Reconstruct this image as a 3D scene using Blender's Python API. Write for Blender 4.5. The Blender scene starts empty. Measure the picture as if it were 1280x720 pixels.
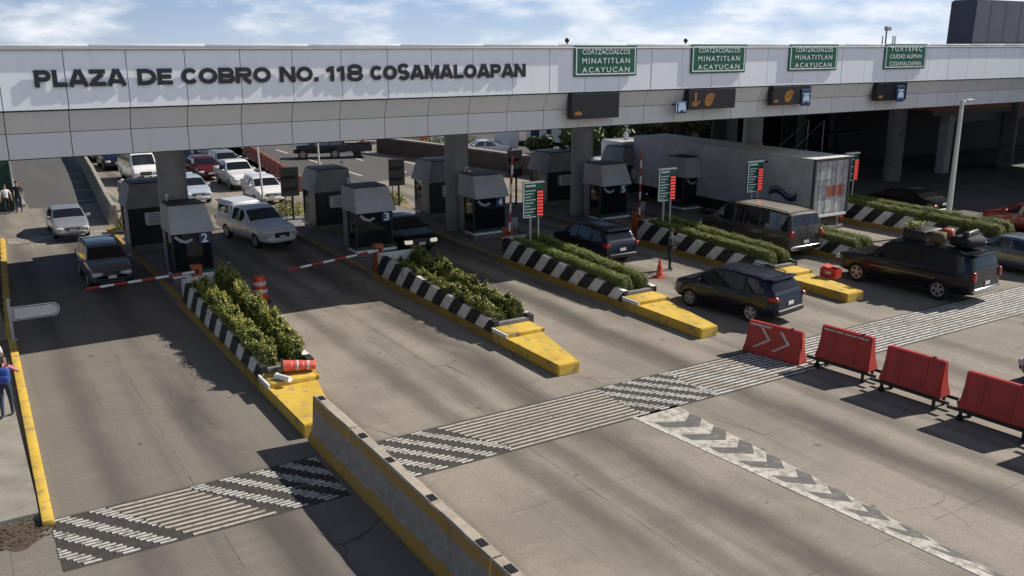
import bpy, bmesh, math, random
import numpy as np
from mathutils import Vector, Matrix, Euler
random.seed(7); np.random.seed(7)
S = bpy.context.scene
C = S.collection
rad = math.radians

# ------------------------------------------------------------------ camera
H = 9.0
cam = bpy.data.objects.new('camera', bpy.data.cameras.new('camera'))
C.objects.link(cam)
cam.data.sensor_width = 36.0
cam.data.lens = 1134.317 / 1280 * 36
cam.data.clip_end = 3000
r0 = Vector((0.84933742, -0.52785031, 0.0)); r1 = Vector((-0.13706239, -0.2205402, -0.96569971)); r2 = Vector((0.50974489, 0.82020489, -0.25966147))
up, back = -r1, -r2
cam.matrix_world = Matrix(((r0.x, up.x, back.x, 0), (r0.y, up.y, back.y, 0), (r0.z, up.z, back.z, H), (0, 0, 0, 1)))
S.camera = cam

# ------------------------------------------------------------------ sky, sun, exposure
SUN_EL, SUN_AZ = rad(38.5), rad(-6.5)          # azimuth measured from +X towards +Y
sun_dir = Vector((math.cos(SUN_EL) * math.cos(SUN_AZ), math.cos(SUN_EL) * math.sin(SUN_AZ), math.sin(SUN_EL)))
sun = bpy.data.objects.new('sun', bpy.data.lights.new('sun', 'SUN'))
C.objects.link(sun)
sun.data.energy = 5.0; sun.data.angle = rad(0.53); sun.data.color = (1.0, 0.93, 0.83)
sun.rotation_euler = sun_dir.to_track_quat('Z', 'Y').to_euler()
W = bpy.data.worlds.new('World'); S.world = W; W.use_nodes = True
nt = W.node_tree; N = nt.nodes; L = nt.links
bg = N['Background']
sky = N.new('ShaderNodeTexSky'); sky.sky_type = 'NISHITA'; sky.sun_disc = False
sky.sun_elevation = SUN_EL; sky.sun_rotation = math.atan2(sun_dir.x, sun_dir.y)
sky.air_density = 0.6; sky.dust_density = 0.25; sky.ozone_density = 1.5
SKY = 0.05
def nd(tree, typ, **kw):
    n = tree.nodes.new(typ)
    for k, v in kw.items():
        if k in n.inputs: n.inputs[k].default_value = v
        else: setattr(n, k, v)
    return n
tc = nd(nt, 'ShaderNodeTexCoord')
sep = nd(nt, 'ShaderNodeSeparateXYZ'); L.new(tc.outputs['Generated'], sep.inputs[0])
# clouds: flat-bottomed heaps close to the horizon, clear gaps between them
mp = nd(nt, 'ShaderNodeMapping'); mp.inputs['Scale'].default_value = (9.0, 9.0, 30.0); mp.inputs['Location'].default_value = (3.1, 0.7, 0.2)
L.new(tc.outputs['Generated'], mp.inputs[0])
cn = nd(nt, 'ShaderNodeTexNoise'); cn.inputs['Scale'].default_value = 1.0; cn.inputs['Detail'].default_value = 9; cn.inputs['Roughness'].default_value = 0.58
L.new(mp.outputs[0], cn.inputs['Vector'])
mp2 = nd(nt, 'ShaderNodeMapping'); mp2.inputs['Scale'].default_value = (2.2, 2.2, 6.0); mp2.inputs['Location'].default_value = (0.0, 2.0, 0.0)
L.new(tc.outputs['Generated'], mp2.inputs[0])
cn2 = nd(nt, 'ShaderNodeTexNoise'); cn2.inputs['Scale'].default_value = 1.0; cn2.inputs['Detail'].default_value = 4
L.new(mp2.outputs[0], cn2.inputs['Vector'])
add = nd(nt, 'ShaderNodeMath', operation='MULTIPLY_ADD'); add.inputs[1].default_value = 0.55
L.new(cn2.outputs['Fac'], add.inputs[0]); L.new(cn.outputs['Fac'], add.inputs[2])
cr = nd(nt, 'ShaderNodeMapRange', interpolation_type='SMOOTHSTEP'); cr.inputs['From Min'].default_value = 0.69; cr.inputs['From Max'].default_value = 1.0
L.new(add.outputs[0], cr.inputs['Value'])
# clear-air colour by height above the horizon: pale low down, bluer above
grad = nd(nt, 'ShaderNodeValToRGB')
e = grad.color_ramp.elements
e[0].position = 0.0; e[0].color = (0.62, 0.75, 0.91, 1)
e[1].position = 0.22; e[1].color = (0.16, 0.33, 0.68, 1)
m = e.new(0.05); m.color = (0.41, 0.59, 0.87, 1)
L.new(sep.outputs['Z'], grad.inputs['Fac'])
low = nd(nt, 'ShaderNodeMapRange'); low.inputs['From Min'].default_value = 0.045; low.inputs['From Max'].default_value = 0.10
low.inputs['To Min'].default_value = 1.0; low.inputs['To Max'].default_value = 0.0
L.new(sep.outputs['Z'], low.inputs['Value'])
sc = nd(nt, 'ShaderNodeVectorMath', operation='SCALE'); sdot = nd(nt, 'ShaderNodeVectorMath', operation='DOT_PRODUCT'); sdot.inputs[1].default_value = (0.87, 0.49, 0.0)
L.new(tc.outputs['Generated'], sdot.inputs[0])
smap = nd(nt, 'ShaderNodeMapRange'); smap.inputs['From Min'].default_value = 0.45; smap.inputs['From Max'].default_value = 1.0; smap.inputs['To Min'].default_value = 9.5; smap.inputs['To Max'].default_value = 14.0
L.new(sdot.outputs['Value'], smap.inputs['Value']); L.new(smap.outputs[0], sc.inputs['Scale'])
L.new(grad.outputs['Color'], sc.inputs[0])
mixa = nd(nt, 'ShaderNodeMix', data_type='RGBA')
L.new(low.outputs[0], mixa.inputs['Factor']); L.new(sky.outputs[0], mixa.inputs['A']); L.new(sc.outputs[0], mixa.inputs['B'])
mixb = nd(nt, 'ShaderNodeMix', data_type='RGBA'); mixb.inputs['B'].default_value = (14.6, 15.0, 15.8, 1)
cm = nd(nt, 'ShaderNodeMath', operation='MULTIPLY'); cm.inputs[1].default_value = 0.9
cl = nd(nt, 'ShaderNodeMath', operation='MULTIPLY'); L.new(cr.outputs[0], cl.inputs[0]); L.new(low.outputs[0], cl.inputs[1])
L.new(cl.outputs[0], cm.inputs[0]); L.new(cm.outputs[0], mixb.inputs['Factor']); L.new(mixa.outputs['Result'], mixb.inputs['A'])
# unseen bright cloud bank, added behind the camera to light the canopy front
bdot = nd(nt, 'ShaderNodeVectorMath', operation='DOT_PRODUCT'); bdot.inputs[1].default_value = (0.10, -0.90, 0.42)
L.new(tc.outputs['Generated'], bdot.inputs[0])
bmap = nd(nt, 'ShaderNodeMapRange', interpolation_type='SMOOTHSTEP'); bmap.inputs['From Min'].default_value = 0.62; bmap.inputs['From Max'].default_value = 0.98
L.new(bdot.outputs['Value'], bmap.inputs['Value'])
bmul = nd(nt, 'ShaderNodeMath', operation='MULTIPLY_ADD'); bmul.inputs[1].default_value = 0.7; bmul.inputs[2].default_value = 0.3
L.new(cr.outputs[0], bmul.inputs[0])
bfac = nd(nt, 'ShaderNodeMath', operation='MULTIPLY'); L.new(bmap.outputs[0], bfac.inputs[0]); L.new(bmul.outputs[0], bfac.inputs[1])
mixd = nd(nt, 'ShaderNodeMix', data_type='RGBA'); mixd.inputs['B'].default_value = (19.5, 21.4, 25.0, 1)
L.new(bfac.outputs[0], mixd.inputs['Factor']); L.new(mixb.outputs['Result'], mixd.inputs['A'])
L.new(mixd.outputs['Result'], bg.inputs['Color']); bg.inputs['Strength'].default_value = SKY
S.view_settings.view_transform = 'Standard'; S.view_settings.look = 'None'
S.view_settings.exposure = 0.44; S.view_settings.gamma = 1.0; S.view_settings.use_curve_mapping = False
S.render.engine = 'CYCLES'

# ------------------------------------------------------------------ materials
MATS = {}
def mat(name, col, rough=0.6, metal=0.0, coat=0.0, bump=0.0, bscale=20.0, var=0.0, vscale=3.0, col2=None, emit=None, estr=0.0, trans=0.0, spec=0.5, island=0.0, detail=5):
    """A Principled material whose colour wanders between col and col2 (or col darkened by var) over noise."""
    if name in MATS: return MATS[name]
    m = bpy.data.materials.new(name); m.use_nodes = True
    t = m.node_tree; p = t.nodes['Principled BSDF']
    p.inputs['Base Color'].default_value = (*col, 1); p.inputs['Roughness'].default_value = rough
    p.inputs['Metallic'].default_value = metal; p.inputs['Coat Weight'].default_value = coat; p.inputs['Coat Roughness'].default_value = 0.06
    p.inputs['Specular IOR Level'].default_value = spec; p.inputs['Transmission Weight'].default_value = trans
    if emit: p.inputs['Emission Color'].default_value = (*emit, 1); p.inputs['Emission Strength'].default_value = estr
    o = nd(t, 'ShaderNodeTexCoord')
    if var or col2 or island:
        c2 = col2 or tuple(c * (1 - var) for c in col)
        mx = nd(t, 'ShaderNodeMix', data_type='RGBA'); mx.inputs['A'].default_value = (*col, 1); mx.inputs['B'].default_value = (*c2, 1)
        if island:
            g = nd(t, 'ShaderNodeNewGeometry'); t.links.new(g.outputs['Random Per Island'], mx.inputs['Factor'])
        else:
            n = nd(t, 'ShaderNodeTexNoise'); n.inputs['Scale'].default_value = vscale; n.inputs['Detail'].default_value = detail; n.inputs['Roughness'].default_value = 0.65
            t.links.new(o.outputs['Object'], n.inputs['Vector'])
            r = nd(t, 'ShaderNodeMapRange'); r.inputs['From Min'].default_value = 0.38; r.inputs['From Max'].default_value = 0.68
            t.links.new(n.outputs['Fac'], r.inputs['Value']); t.links.new(r.outputs[0], mx.inputs['Factor'])
        t.links.new(mx.outputs['Result'], p.inputs['Base Color'])
    if bump:
        n = nd(t, 'ShaderNodeTexNoise'); n.inputs['Scale'].default_value = bscale; n.inputs['Detail'].default_value = 6
        t.links.new(o.outputs['Object'], n.inputs['Vector'])
        b = nd(t, 'ShaderNodeBump'); b.inputs['Strength'].default_value = bump; b.inputs['Distance'].default_value = 0.02
        t.links.new(n.outputs['Fac'], b.inputs['Height']); t.links.new(b.outputs[0], p.inputs['Normal'])
    MATS[name] = m; return m
def math_node(t, op, a, b=None, c=None):
    n = t.nodes.new('ShaderNodeMath'); n.operation = op
    for i, v in enumerate((a, b, c)):
        if v is None: continue
        if isinstance(v, (int, float)): n.inputs[i].default_value = v
        else: t.links.new(v, n.inputs[i])
    return n.outputs[0]
def smooth(t, v, a, b, lo=0.0, hi=1.0):
    n = nd(t, 'ShaderNodeMapRange', interpolation_type='SMOOTHSTEP')
    n.inputs['From Min'].default_value = a; n.inputs['From Max'].default_value = b; n.inputs['To Min'].default_value = lo; n.inputs['To Max'].default_value = hi
    t.links.new(v, n.inputs['Value']); return n.outputs[0]
def noise(t, vec, scale, sc3=None, detail=5, rough=0.6):
    if sc3:
        mpn = nd(t, 'ShaderNodeMapping'); mpn.inputs['Scale'].default_value = sc3; t.links.new(vec, mpn.inputs[0]); vec = mpn.outputs[0]
    n = nd(t, 'ShaderNodeTexNoise'); n.inputs['Scale'].default_value = scale; n.inputs['Detail'].default_value = detail; n.inputs['Roughness'].default_value = rough
    t.links.new(vec, n.inputs['Vector']); return n.outputs['Fac']
def mixc(t, f, a, b):
    n = nd(t, 'ShaderNodeMix', data_type='RGBA')
    for k, v in (('Factor', f), ('A', a), ('B', b)):
        if isinstance(v, tuple): n.inputs[k].default_value = (*v, 1)
        elif isinstance(v, (int, float)): n.inputs[k].default_value = v
        else: t.links.new(v, n.inputs[k])
    return n.outputs['Result']
def bump_to(t, p, h, strength, dist):
    b = nd(t, 'ShaderNodeBump'); b.inputs['Strength'].default_value = strength; b.inputs['Distance'].default_value = dist
    t.links.new(h, b.inputs['Height']); t.links.new(b.outputs[0], p.inputs['Normal'])

def concrete_road():
    m = bpy.data.materials.new('road_concrete'); m.use_nodes = True; t = m.node_tree; p = t.nodes['Principled BSDF']
    o = nd(t, 'ShaderNodeTexCoord').outputs['Object']
    s = nd(t, 'ShaderNodeSeparateXYZ'); t.links.new(o, s.inputs[0]); X, Y = s.outputs[0], s.outputs[1]
    base = mixc(t, smooth(t, noise(t, o, 0.35, detail=8), .35, .68), (0.262, 0.230, 0.190), (0.178, 0.157, 0.131))
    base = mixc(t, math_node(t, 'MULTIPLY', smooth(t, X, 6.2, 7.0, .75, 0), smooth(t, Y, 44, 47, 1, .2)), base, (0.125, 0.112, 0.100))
    base = mixc(t, smooth(t, noise(t, o, 9.0, detail=6), .42, .72, 0, .30), base, (0.12, 0.108, 0.096))
    base = mixc(t, smooth(t, noise(t, o, 60.0, detail=3), .45, .65, 0, .38), base, (0.33, 0.30, 0.265))
    base = mixc(t, smooth(t, noise(t, o, 22.0, detail=5, rough=.75), .50, .66, 0, .42), base, (0.095, 0.086, 0.076))
    base = mixc(t, smooth(t, noise(t, o, 1.0, (.9, 6.0, 1), detail=5), .56, .72, 0, .30), base, (0.31, 0.285, 0.25))
    # rubber worn in along the lanes
    streak = noise(t, o, 1.0, (1.6, 0.035, 1.0), detail=6, rough=.55)
    base = mixc(t, smooth(t, streak, .50, .70, 0, .42), base, (0.085, 0.078, 0.072))
    fine = noise(t, o, 1.0, (7.0, 0.12, 1.0), detail=5)
    base = mixc(t, smooth(t, fine, .52, .70, 0, .22), base, (0.105, 0.095, 0.085))
    wob = math_node(t, 'MULTIPLY', math_node(t, 'SUBTRACT', noise(t, o, 0.25, detail=3), 0.5), 0.9)
    for xc, wd, k in ((2.1, .6, .5), (4.5, .8, .75), (9.8, .55, .55), (12.35, .9, .80), (17.3, .85, .80), (18.9, .5, .5), (23.6, .7, .6), (25.6, .6, .5), (30.6, .7, .6), (36.6, .7, .6), (10.9, .45, .45)):
        d = math_node(t, 'ABSOLUTE', math_node(t, 'SUBTRACT', math_node(t, 'ADD', X, wob), xc))
        f = math_node(t, 'MULTIPLY', smooth(t, d, 0.08, wd, k, 0.0), smooth(t, noise(t, o, 0.5, (1, .25, 1), detail=6), .26, .54))
        base = mixc(t, f, base, (0.058, 0.052, 0.047))
    # slab joints, with sealed cracks
    jx = math_node(t, 'ABSOLUTE', math_node(t, 'SUBTRACT', math_node(t, 'FRACT', math_node(t, 'DIVIDE', math_node(t, 'ADD', X, math_node(t, 'MULTIPLY', wob, .03)), 3.5)), .5))
    jy = math_node(t, 'ABSOLUTE', math_node(t, 'SUBTRACT', math_node(t, 'FRACT', math_node(t, 'DIVIDE', math_node(t, 'ADD', Y, math_node(t, 'MULTIPLY', wob, .05)), 4.6)), .5))
    j = math_node(t, 'MAXIMUM', smooth(t, jx, .4950, .4985), smooth(t, jy, .4962, .4988))
    j = math_node(t, 'MULTIPLY', j, smooth(t, noise(t, o, 0.8, detail=4), .38, .6))
    base = mixc(t, math_node(t, 'MULTIPLY', j, .75), base, (0.06, 0.055, 0.05))
    vo = nd(t, 'ShaderNodeTexVoronoi', feature='DISTANCE_TO_EDGE'); vo.inputs['Scale'].default_value = .16
    wv = nd(t, 'ShaderNodeVectorMath', operation='MULTIPLY_ADD'); wv.inputs[1].default_value = (.5, .5, 0)
    nz = nd(t, 'ShaderNodeTexNoise'); nz.inputs['Scale'].default_value = 1.3; nz.inputs['Detail'].default_value = 7; t.links.new(o, nz.inputs['Vector'])
    t.links.new(nz.outputs['Color'], wv.inputs[0]); t.links.new(o, wv.inputs[2]); t.links.new(wv.outputs[0], vo.inputs['Vector'])
    crk = math_node(t, 'MULTIPLY', smooth(t, vo.outputs['Distance'], .0, .0035, .8, 0), smooth(t, noise(t, o, .22, detail=3), .50, .60))
    base = mixc(t, crk, base, (0.055, 0.05, 0.045))
    spots = smooth(t, noise(t, o, 2.3, detail=3, rough=.4), .70, .76, 0, .7)
    base = mixc(t, spots, base, (0.06, 0.055, 0.05))
    t.links.new(base, p.inputs['Base Color']); p.inputs['Roughness'].default_value = .82; p.inputs['Specular IOR Level'].default_value = .35
    bump_to(t, p, noise(t, o, 45.0, detail=6), .25, .02)
    return m
def asphalt():
    m = bpy.data.materials.new('asphalt'); m.use_nodes = True; t = m.node_tree; p = t.nodes['Principled BSDF']
    o = nd(t, 'ShaderNodeTexCoord').outputs['Object']
    base = mixc(t, smooth(t, noise(t, o, 0.3, (1, .12, 1), detail=8), .35, .68), (0.085, 0.083, 0.08), (0.055, 0.054, 0.053))
    base = mixc(t, smooth(t, noise(t, o, 40.0, detail=4), .45, .7, 0, .5), base, (0.12, 0.118, 0.112))
    t.links.new(base, p.inputs['Base Color']); p.inputs['Roughness'].default_value = .85
    bump_to(t, p, noise(t, o, 90.0, detail=4), .3, .01)
    return m
def painted(name, paint, under, wear=0.5, scale=14.0):
    """Road paint or kerb paint with worn patches that show what is under it."""
    m = bpy.data.materials.new(name); m.use_nodes = True; t = m.node_tree; p = t.nodes['Principled BSDF']
    o = nd(t, 'ShaderNodeTexCoord').outputs['Object']
    f = smooth(t, noise(t, o, scale, detail=9, rough=.7), wear - .06, wear + .1)
    dirt = smooth(t, noise(t, o, 1.3, detail=6), .4, .75, 0, .45)
    c = mixc(t, dirt, paint, tuple(v * .45 for v in paint))
    c = mixc(t, f, c, under)
    t.links.new(c, p.inputs['Base Color']); p.inputs['Roughness'].default_value = .75
    bump_to(t, p, noise(t, o, 30.0, detail=5), .2, .01)
    return m
def striped_wall():
    """Black and white hazard stripes that lean along the island wall (object Y runs along the wall)."""
    m = bpy.data.materials.new('hazard_stripe_paint'); m.use_nodes = True; t = m.node_tree; p = t.nodes['Principled BSDF']
    o = nd(t, 'ShaderNodeTexCoord').outputs['Object']
    s = nd(t, 'ShaderNodeSeparateXYZ'); t.links.new(o, s.inputs[0])
    v = math_node(t, 'ADD', s.outputs[1], math_node(t, 'MULTIPLY', s.outputs[2], .95))
    f = smooth(t, math_node(t, 'ABSOLUTE', math_node(t, 'SUBTRACT', math_node(t, 'FRACT', math_node(t, 'DIVIDE', v, 1.22)), .5)), .267, .273)
    w = mixc(t, smooth(t, noise(t, o, 4.0, detail=8), .42, .75, 0, .6), (0.72, 0.71, 0.68), (0.30, 0.28, 0.25))
    b = mixc(t, smooth(t, noise(t, o, 5.0, detail=8), .45, .75, 0, .5), (0.018, 0.018, 0.02), (0.09, 0.085, 0.08))
    t.links.new(mixc(t, f, b, w), p.inputs['Base Color']); p.inputs['Roughness'].default_value = .6
    return m
def banded_concrete():
    """Precast barrier: raw concrete with dirty yellow paint along its foot and top."""
    m = bpy.data.materials.new('barrier_concrete'); m.use_nodes = True; t = m.node_tree; p = t.nodes['Principled BSDF']
    o = nd(t, 'ShaderNodeTexCoord').outputs['Object']
    s = nd(t, 'ShaderNodeSeparateXYZ'); t.links.new(o, s.inputs[0])
    z = math_node(t, 'ADD', s.outputs[2], math_node(t, 'MULTIPLY', math_node(t, 'SUBTRACT', noise(t, o, 2.0, detail=6), .5), .22))
    c = mixc(t, smooth(t, noise(t, o, 3.0, detail=9), .38, .7), (0.37, 0.32, 0.26), (0.28, 0.245, 0.20))
    f = math_node(t, 'MAXIMUM', smooth(t, z, .24, .30, 1, 0), smooth(t, z, .80, .90, 0, .9))
    f = math_node(t, 'MULTIPLY', f, smooth(t, noise(t, o, 7.0, detail=8), .36, .46, .35, 1))
    f = math_node(t, 'MULTIPLY', f, smooth(t, s.outputs[2], 1.075, 1.092, 1, 0))
    c = mixc(t, f, c, (0.42, 0.24, 0.035))
    c = mixc(t, smooth(t, noise(t, o, 1.0, (6, 2, .5), detail=7), .58, .8, 0, .35), c, (0.10, 0.09, 0.08))
    t.links.new(c, p.inputs['Base Color']); p.inputs['Roughness'].default_value = .85
    bump_to(t, p, noise(t, o, 25.0, detail=7), .4, .02)
    return m
def panel_metal(name, col):
    """Composite cladding: each panel a touch different, faint rain streaks down it."""
    m = bpy.data.materials.new(name); m.use_nodes = True; t = m.node_tree; p = t.nodes['Principled BSDF']
    o = nd(t, 'ShaderNodeTexCoord').outputs['Object']
    g = nd(t, 'ShaderNodeNewGeometry')
    c = mixc(t, math_node(t, 'MULTIPLY', g.outputs['Random Per Island'], 1.0), col, tuple(v * .93 for v in col))
    c = mixc(t, smooth(t, noise(t, o, 1.0, (2.2, 2.2, .16), detail=7), .48, .78, 0, .45), c, tuple(v * .82 for v in col))
    c = mixc(t, smooth(t, noise(t, o, .5, detail=5), .45, .75, 0, .3), c, tuple(v * f for v, f in zip(col, (.88, .87, .84))))
    t.links.new(c, p.inputs['Base Color']); p.inputs['Roughness'].default_value = .42
    return m
M = dict(
    road=concrete_road(), asphalt=asphalt(), stripes=striped_wall(), barrier=banded_concrete(),
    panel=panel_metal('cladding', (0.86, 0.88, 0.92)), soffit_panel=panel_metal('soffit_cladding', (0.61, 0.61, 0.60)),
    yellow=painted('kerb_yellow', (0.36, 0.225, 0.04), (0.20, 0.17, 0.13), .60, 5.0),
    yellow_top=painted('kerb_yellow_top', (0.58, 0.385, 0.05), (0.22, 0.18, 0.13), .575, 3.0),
    white_mark=painted('road_white', (0.66, 0.65, 0.62), (0.24, 0.22, 0.195), .56, 9.0),
    ridge_white=painted('ridge_white', (0.50, 0.485, 0.455), (0.20, 0.18, 0.16), .53, 7.0),
    ridge_plain=painted('ridge_plain', (0.42, 0.375, 0.32), (0.22, 0.19, 0.165), .56, 5.0),
    gore_white=painted('gore_white', (0.46, 0.44, 0.40), (0.25, 0.225, 0.19), .49, 4.5),
    gore_grey=painted('gore_grey', (0.10, 0.097, 0.093), (0.17, 0.155, 0.14), .56, 4.0),
    ridge_dark=mat('ridge_dark', (0.068, 0.060, 0.052), .8, var=.4, vscale=8),
    strip_base=mat('strip_base', (0.048, 0.044, 0.040), .85, var=.45, vscale=6),
    concrete=mat('concrete', (0.30, 0.28, 0.25), .85, var=.4, vscale=2.5, bump=.3, bscale=25, detail=8),
    concrete_dark=mat('concrete_dark', (0.20, 0.195, 0.19), .85, var=.4, vscale=1.5, bump=.2),
    footway=mat('footway', (0.27, 0.245, 0.21), .85, col2=(0.17, 0.155, 0.135), vscale=1.2, bump=.3, bscale=30, detail=9),
    soil=mat('soil', (0.09, 0.065, 0.045), .95, var=.5, bump=.6),
    column=mat('column_render', (0.36, 0.355, 0.35), .7, var=.25, vscale=1.2),
    letter=mat('letter_metal', (0.018, 0.021, 0.028), .45, metal=.2),
    sign_green=mat('sign_green', (0.010, 0.120, 0.072), .4, var=.2, vscale=3),
    sign_white=mat('sign_white', (0.80, 0.82, 0.80), .45),
    sign_back=mat('sign_back', (0.035, 0.037, 0.042), .5, var=.3),
    black=mat('black_plastic', (0.012, 0.012, 0.014), .5),
    display=mat('display_face', (0.010, 0.011, 0.016), .25),
    amber=mat('amber_led', (0.13, 0.055, 0.012), .5, emit=(1.0, 0.42, 0.06), estr=.07),
    red_led=mat('red_led', (0.30, 0.02, 0.02), .5, emit=(1.0, 0.10, 0.09), estr=.5),
    blue_sign=mat('blue_sign', (0.02, 0.045, 0.13), .4), blue_light=mat('pictogram_pale', (0.45, 0.58, 0.72), .45),
    booth_dark=mat('booth_dark', (0.020, 0.022, 0.026), .35, var=.3),
    booth_hood_rear=mat('booth_hood_rear', (0.29, 0.295, 0.30), .6, var=.3, vscale=1.5), booth_hood=mat('booth_hood', (0.40, 0.41, 0.42), .5, var=.2, vscale=1.2),  # rear booth hoods take a darker grey than the front ones
    booth_grey=mat('booth_grey', (0.22, 0.23, 0.24), .5, var=.3, vscale=1.5),
    booth_green=mat('booth_green', (0.01, 0.07, 0.045), .4),
    glass=mat('dark_glass', (0.010, 0.012, 0.016), .05, spec=.35),
    glass_car=mat('car_glass', (0.010, 0.012, 0.014), .03, spec=.8),
    white_paint=mat('white_paint', (0.74, 0.74, 0.73), .45, var=.15, vscale=4),
    grey_metal=mat('grey_metal', (0.38, 0.39, 0.40), .45, metal=.5, var=.2),
    pole_white=mat('pole_white', (0.66, 0.66, 0.64), .45, var=.2),
    orange=mat('gate_orange', (0.50, 0.11, 0.025), .5, var=.35, vscale=4),
    orange_plastic=mat('orange_plastic', (0.56, 0.065, 0.02), .45, var=.25, vscale=5),
    red_plastic=mat('red_plastic', (0.46, 0.034, 0.024), .5, col2=(0.30, 0.030, 0.026), vscale=3.5, detail=10, bump=.15, bscale=8),
    fallen_red=mat('fallen_red', (0.62, 0.05, 0.03), .5, col2=(0.50, 0.16, 0.12), vscale=5), red_paint=mat('red_paint', (0.42, 0.02, 0.02), .4, var=.3),
    white_tape=mat('white_tape', (0.62, 0.56, 0.54), .5, var=.35, vscale=8),
    steel_dark=mat('steel_dark', (0.05, 0.05, 0.052), .5, metal=.6),
    tyre=mat('tyre', (0.014, 0.014, 0.015), .85), rim=mat('rim', (0.42, 0.42, 0.43), .35, metal=.4),
    trim=mat('black_trim', (0.014, 0.014, 0.016), .55), chrome=mat('chrome', (0.55, 0.55, 0.56), .18, metal=1.0),
    tail=mat('tail_lamp', (0.28, 0.008, 0.01), .15, coat=.5), lamp=mat('head_lamp', (0.55, 0.56, 0.58), .12, coat=.8),
    lamp_on=mat('head_lamp_lit', (0.6, 0.6, 0.56), .2, emit=(1.0, 0.90, 0.72), estr=.35), plate=mat('number_plate', (0.62, 0.62, 0.58), .5),
    leaf=mat('hedge_leaf', (0.37, 0.35, 0.055), .5, col2=(0.065, 0.105, 0.022), island=1),
    leaf_trim=mat('trimmed_leaf', (0.36, 0.37, 0.07), .5, col2=(0.09, 0.15, 0.03), island=1),
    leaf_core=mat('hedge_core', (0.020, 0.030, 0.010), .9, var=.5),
    leaf_tree=mat('tree_leaf', (0.10, 0.13, 0.035), .55, col2=(0.025, 0.05, 0.014), island=1),
    bark=mat('bark', (0.11, 0.08, 0.055), .9, var=.4, bump=.5),
    tower=mat('tower_cladding', (0.085, 0.09, 0.125), .6, var=.15, vscale=.4),
    back_wall=mat('back_wall', (0.17, 0.165, 0.165), .8, var=.3, vscale=.5), opening=mat('dark_opening', (0.012, 0.013, 0.018), .7),
    red_roof=mat('red_roof', (0.36, 0.07, 0.05), .6, var=.3), green_mesh=mat('green_mesh', (0.012, 0.06, 0.04), .8, var=.5, vscale=6),
    skin=mat('skin', (0.33, 0.19, 0.125), .55), hair=mat('hair', (0.012, 0.010, 0.009), .5),
    denim=mat('denim', (0.025, 0.035, 0.07), .85, var=.3), dark_cloth=mat('dark_cloth', (0.013, 0.014, 0.018), .85),
    pink=mat('pink_cloth', (0.55, 0.17, 0.20), .85), white_cloth=mat('white_cloth', (0.60, 0.60, 0.60), .85), blue_cloth=mat('blue_cloth', (0.03, 0.07, 0.30), .7, var=.3),
    khaki=mat('khaki_cloth', (0.16, 0.14, 0.09), .9, var=.5, vscale=12), shoe=mat('shoe', (0.30, 0.26, 0.25), .7),
    trailer=mat('trailer_side', (0.50, 0.52, 0.54), .5, var=.28, vscale=.9, detail=8), trailer_door=mat('trailer_door', (0.42, 0.42, 0.42), .55, var=.45, vscale=2.5, detail=9),
    navy=mat('navy_emblem', (0.02, 0.035, 0.10), .5), red_patch=mat('faded_red', (0.36, 0.10, 0.07), .6, var=.4), sack=mat('sack', (0.11, 0.085, 0.04), .9, var=.5),
)
def paint(name, col, metal=.3, rough=.32): return mat('car_paint_' + name, col, rough, metal=metal, coat=.9 if max(col) > .1 else .35, spec=.5 if max(col) > .1 else .35)
P = dict(silver=paint('silver', (0.46, 0.47, 0.49), .6), white=paint('white', (0.72, 0.72, 0.72), 0), black=paint('black', (0.010, 0.011, 0.013), .2, .3),
         ink=paint('ink_blue', (0.010, 0.016, 0.030), .3), charcoal=paint('charcoal', (0.15, 0.155, 0.16), .5), brown=paint('brown_grey', (0.075, 0.066, 0.058), .4),
         palegrey=paint('pale_grey', (0.74, 0.76, 0.78), .0), red=paint('red', (0.20, 0.014, 0.016), .1), maroon=paint('maroon', (0.085, 0.010, 0.012), .2), bluegrey=paint('blue_grey', (0.13, 0.17, 0.21), .5), navy=paint('navy', (0.012, 0.018, 0.045), .3), ltblue=paint('light_blue', (0.48, 0.55, 0.63), .3))

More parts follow.
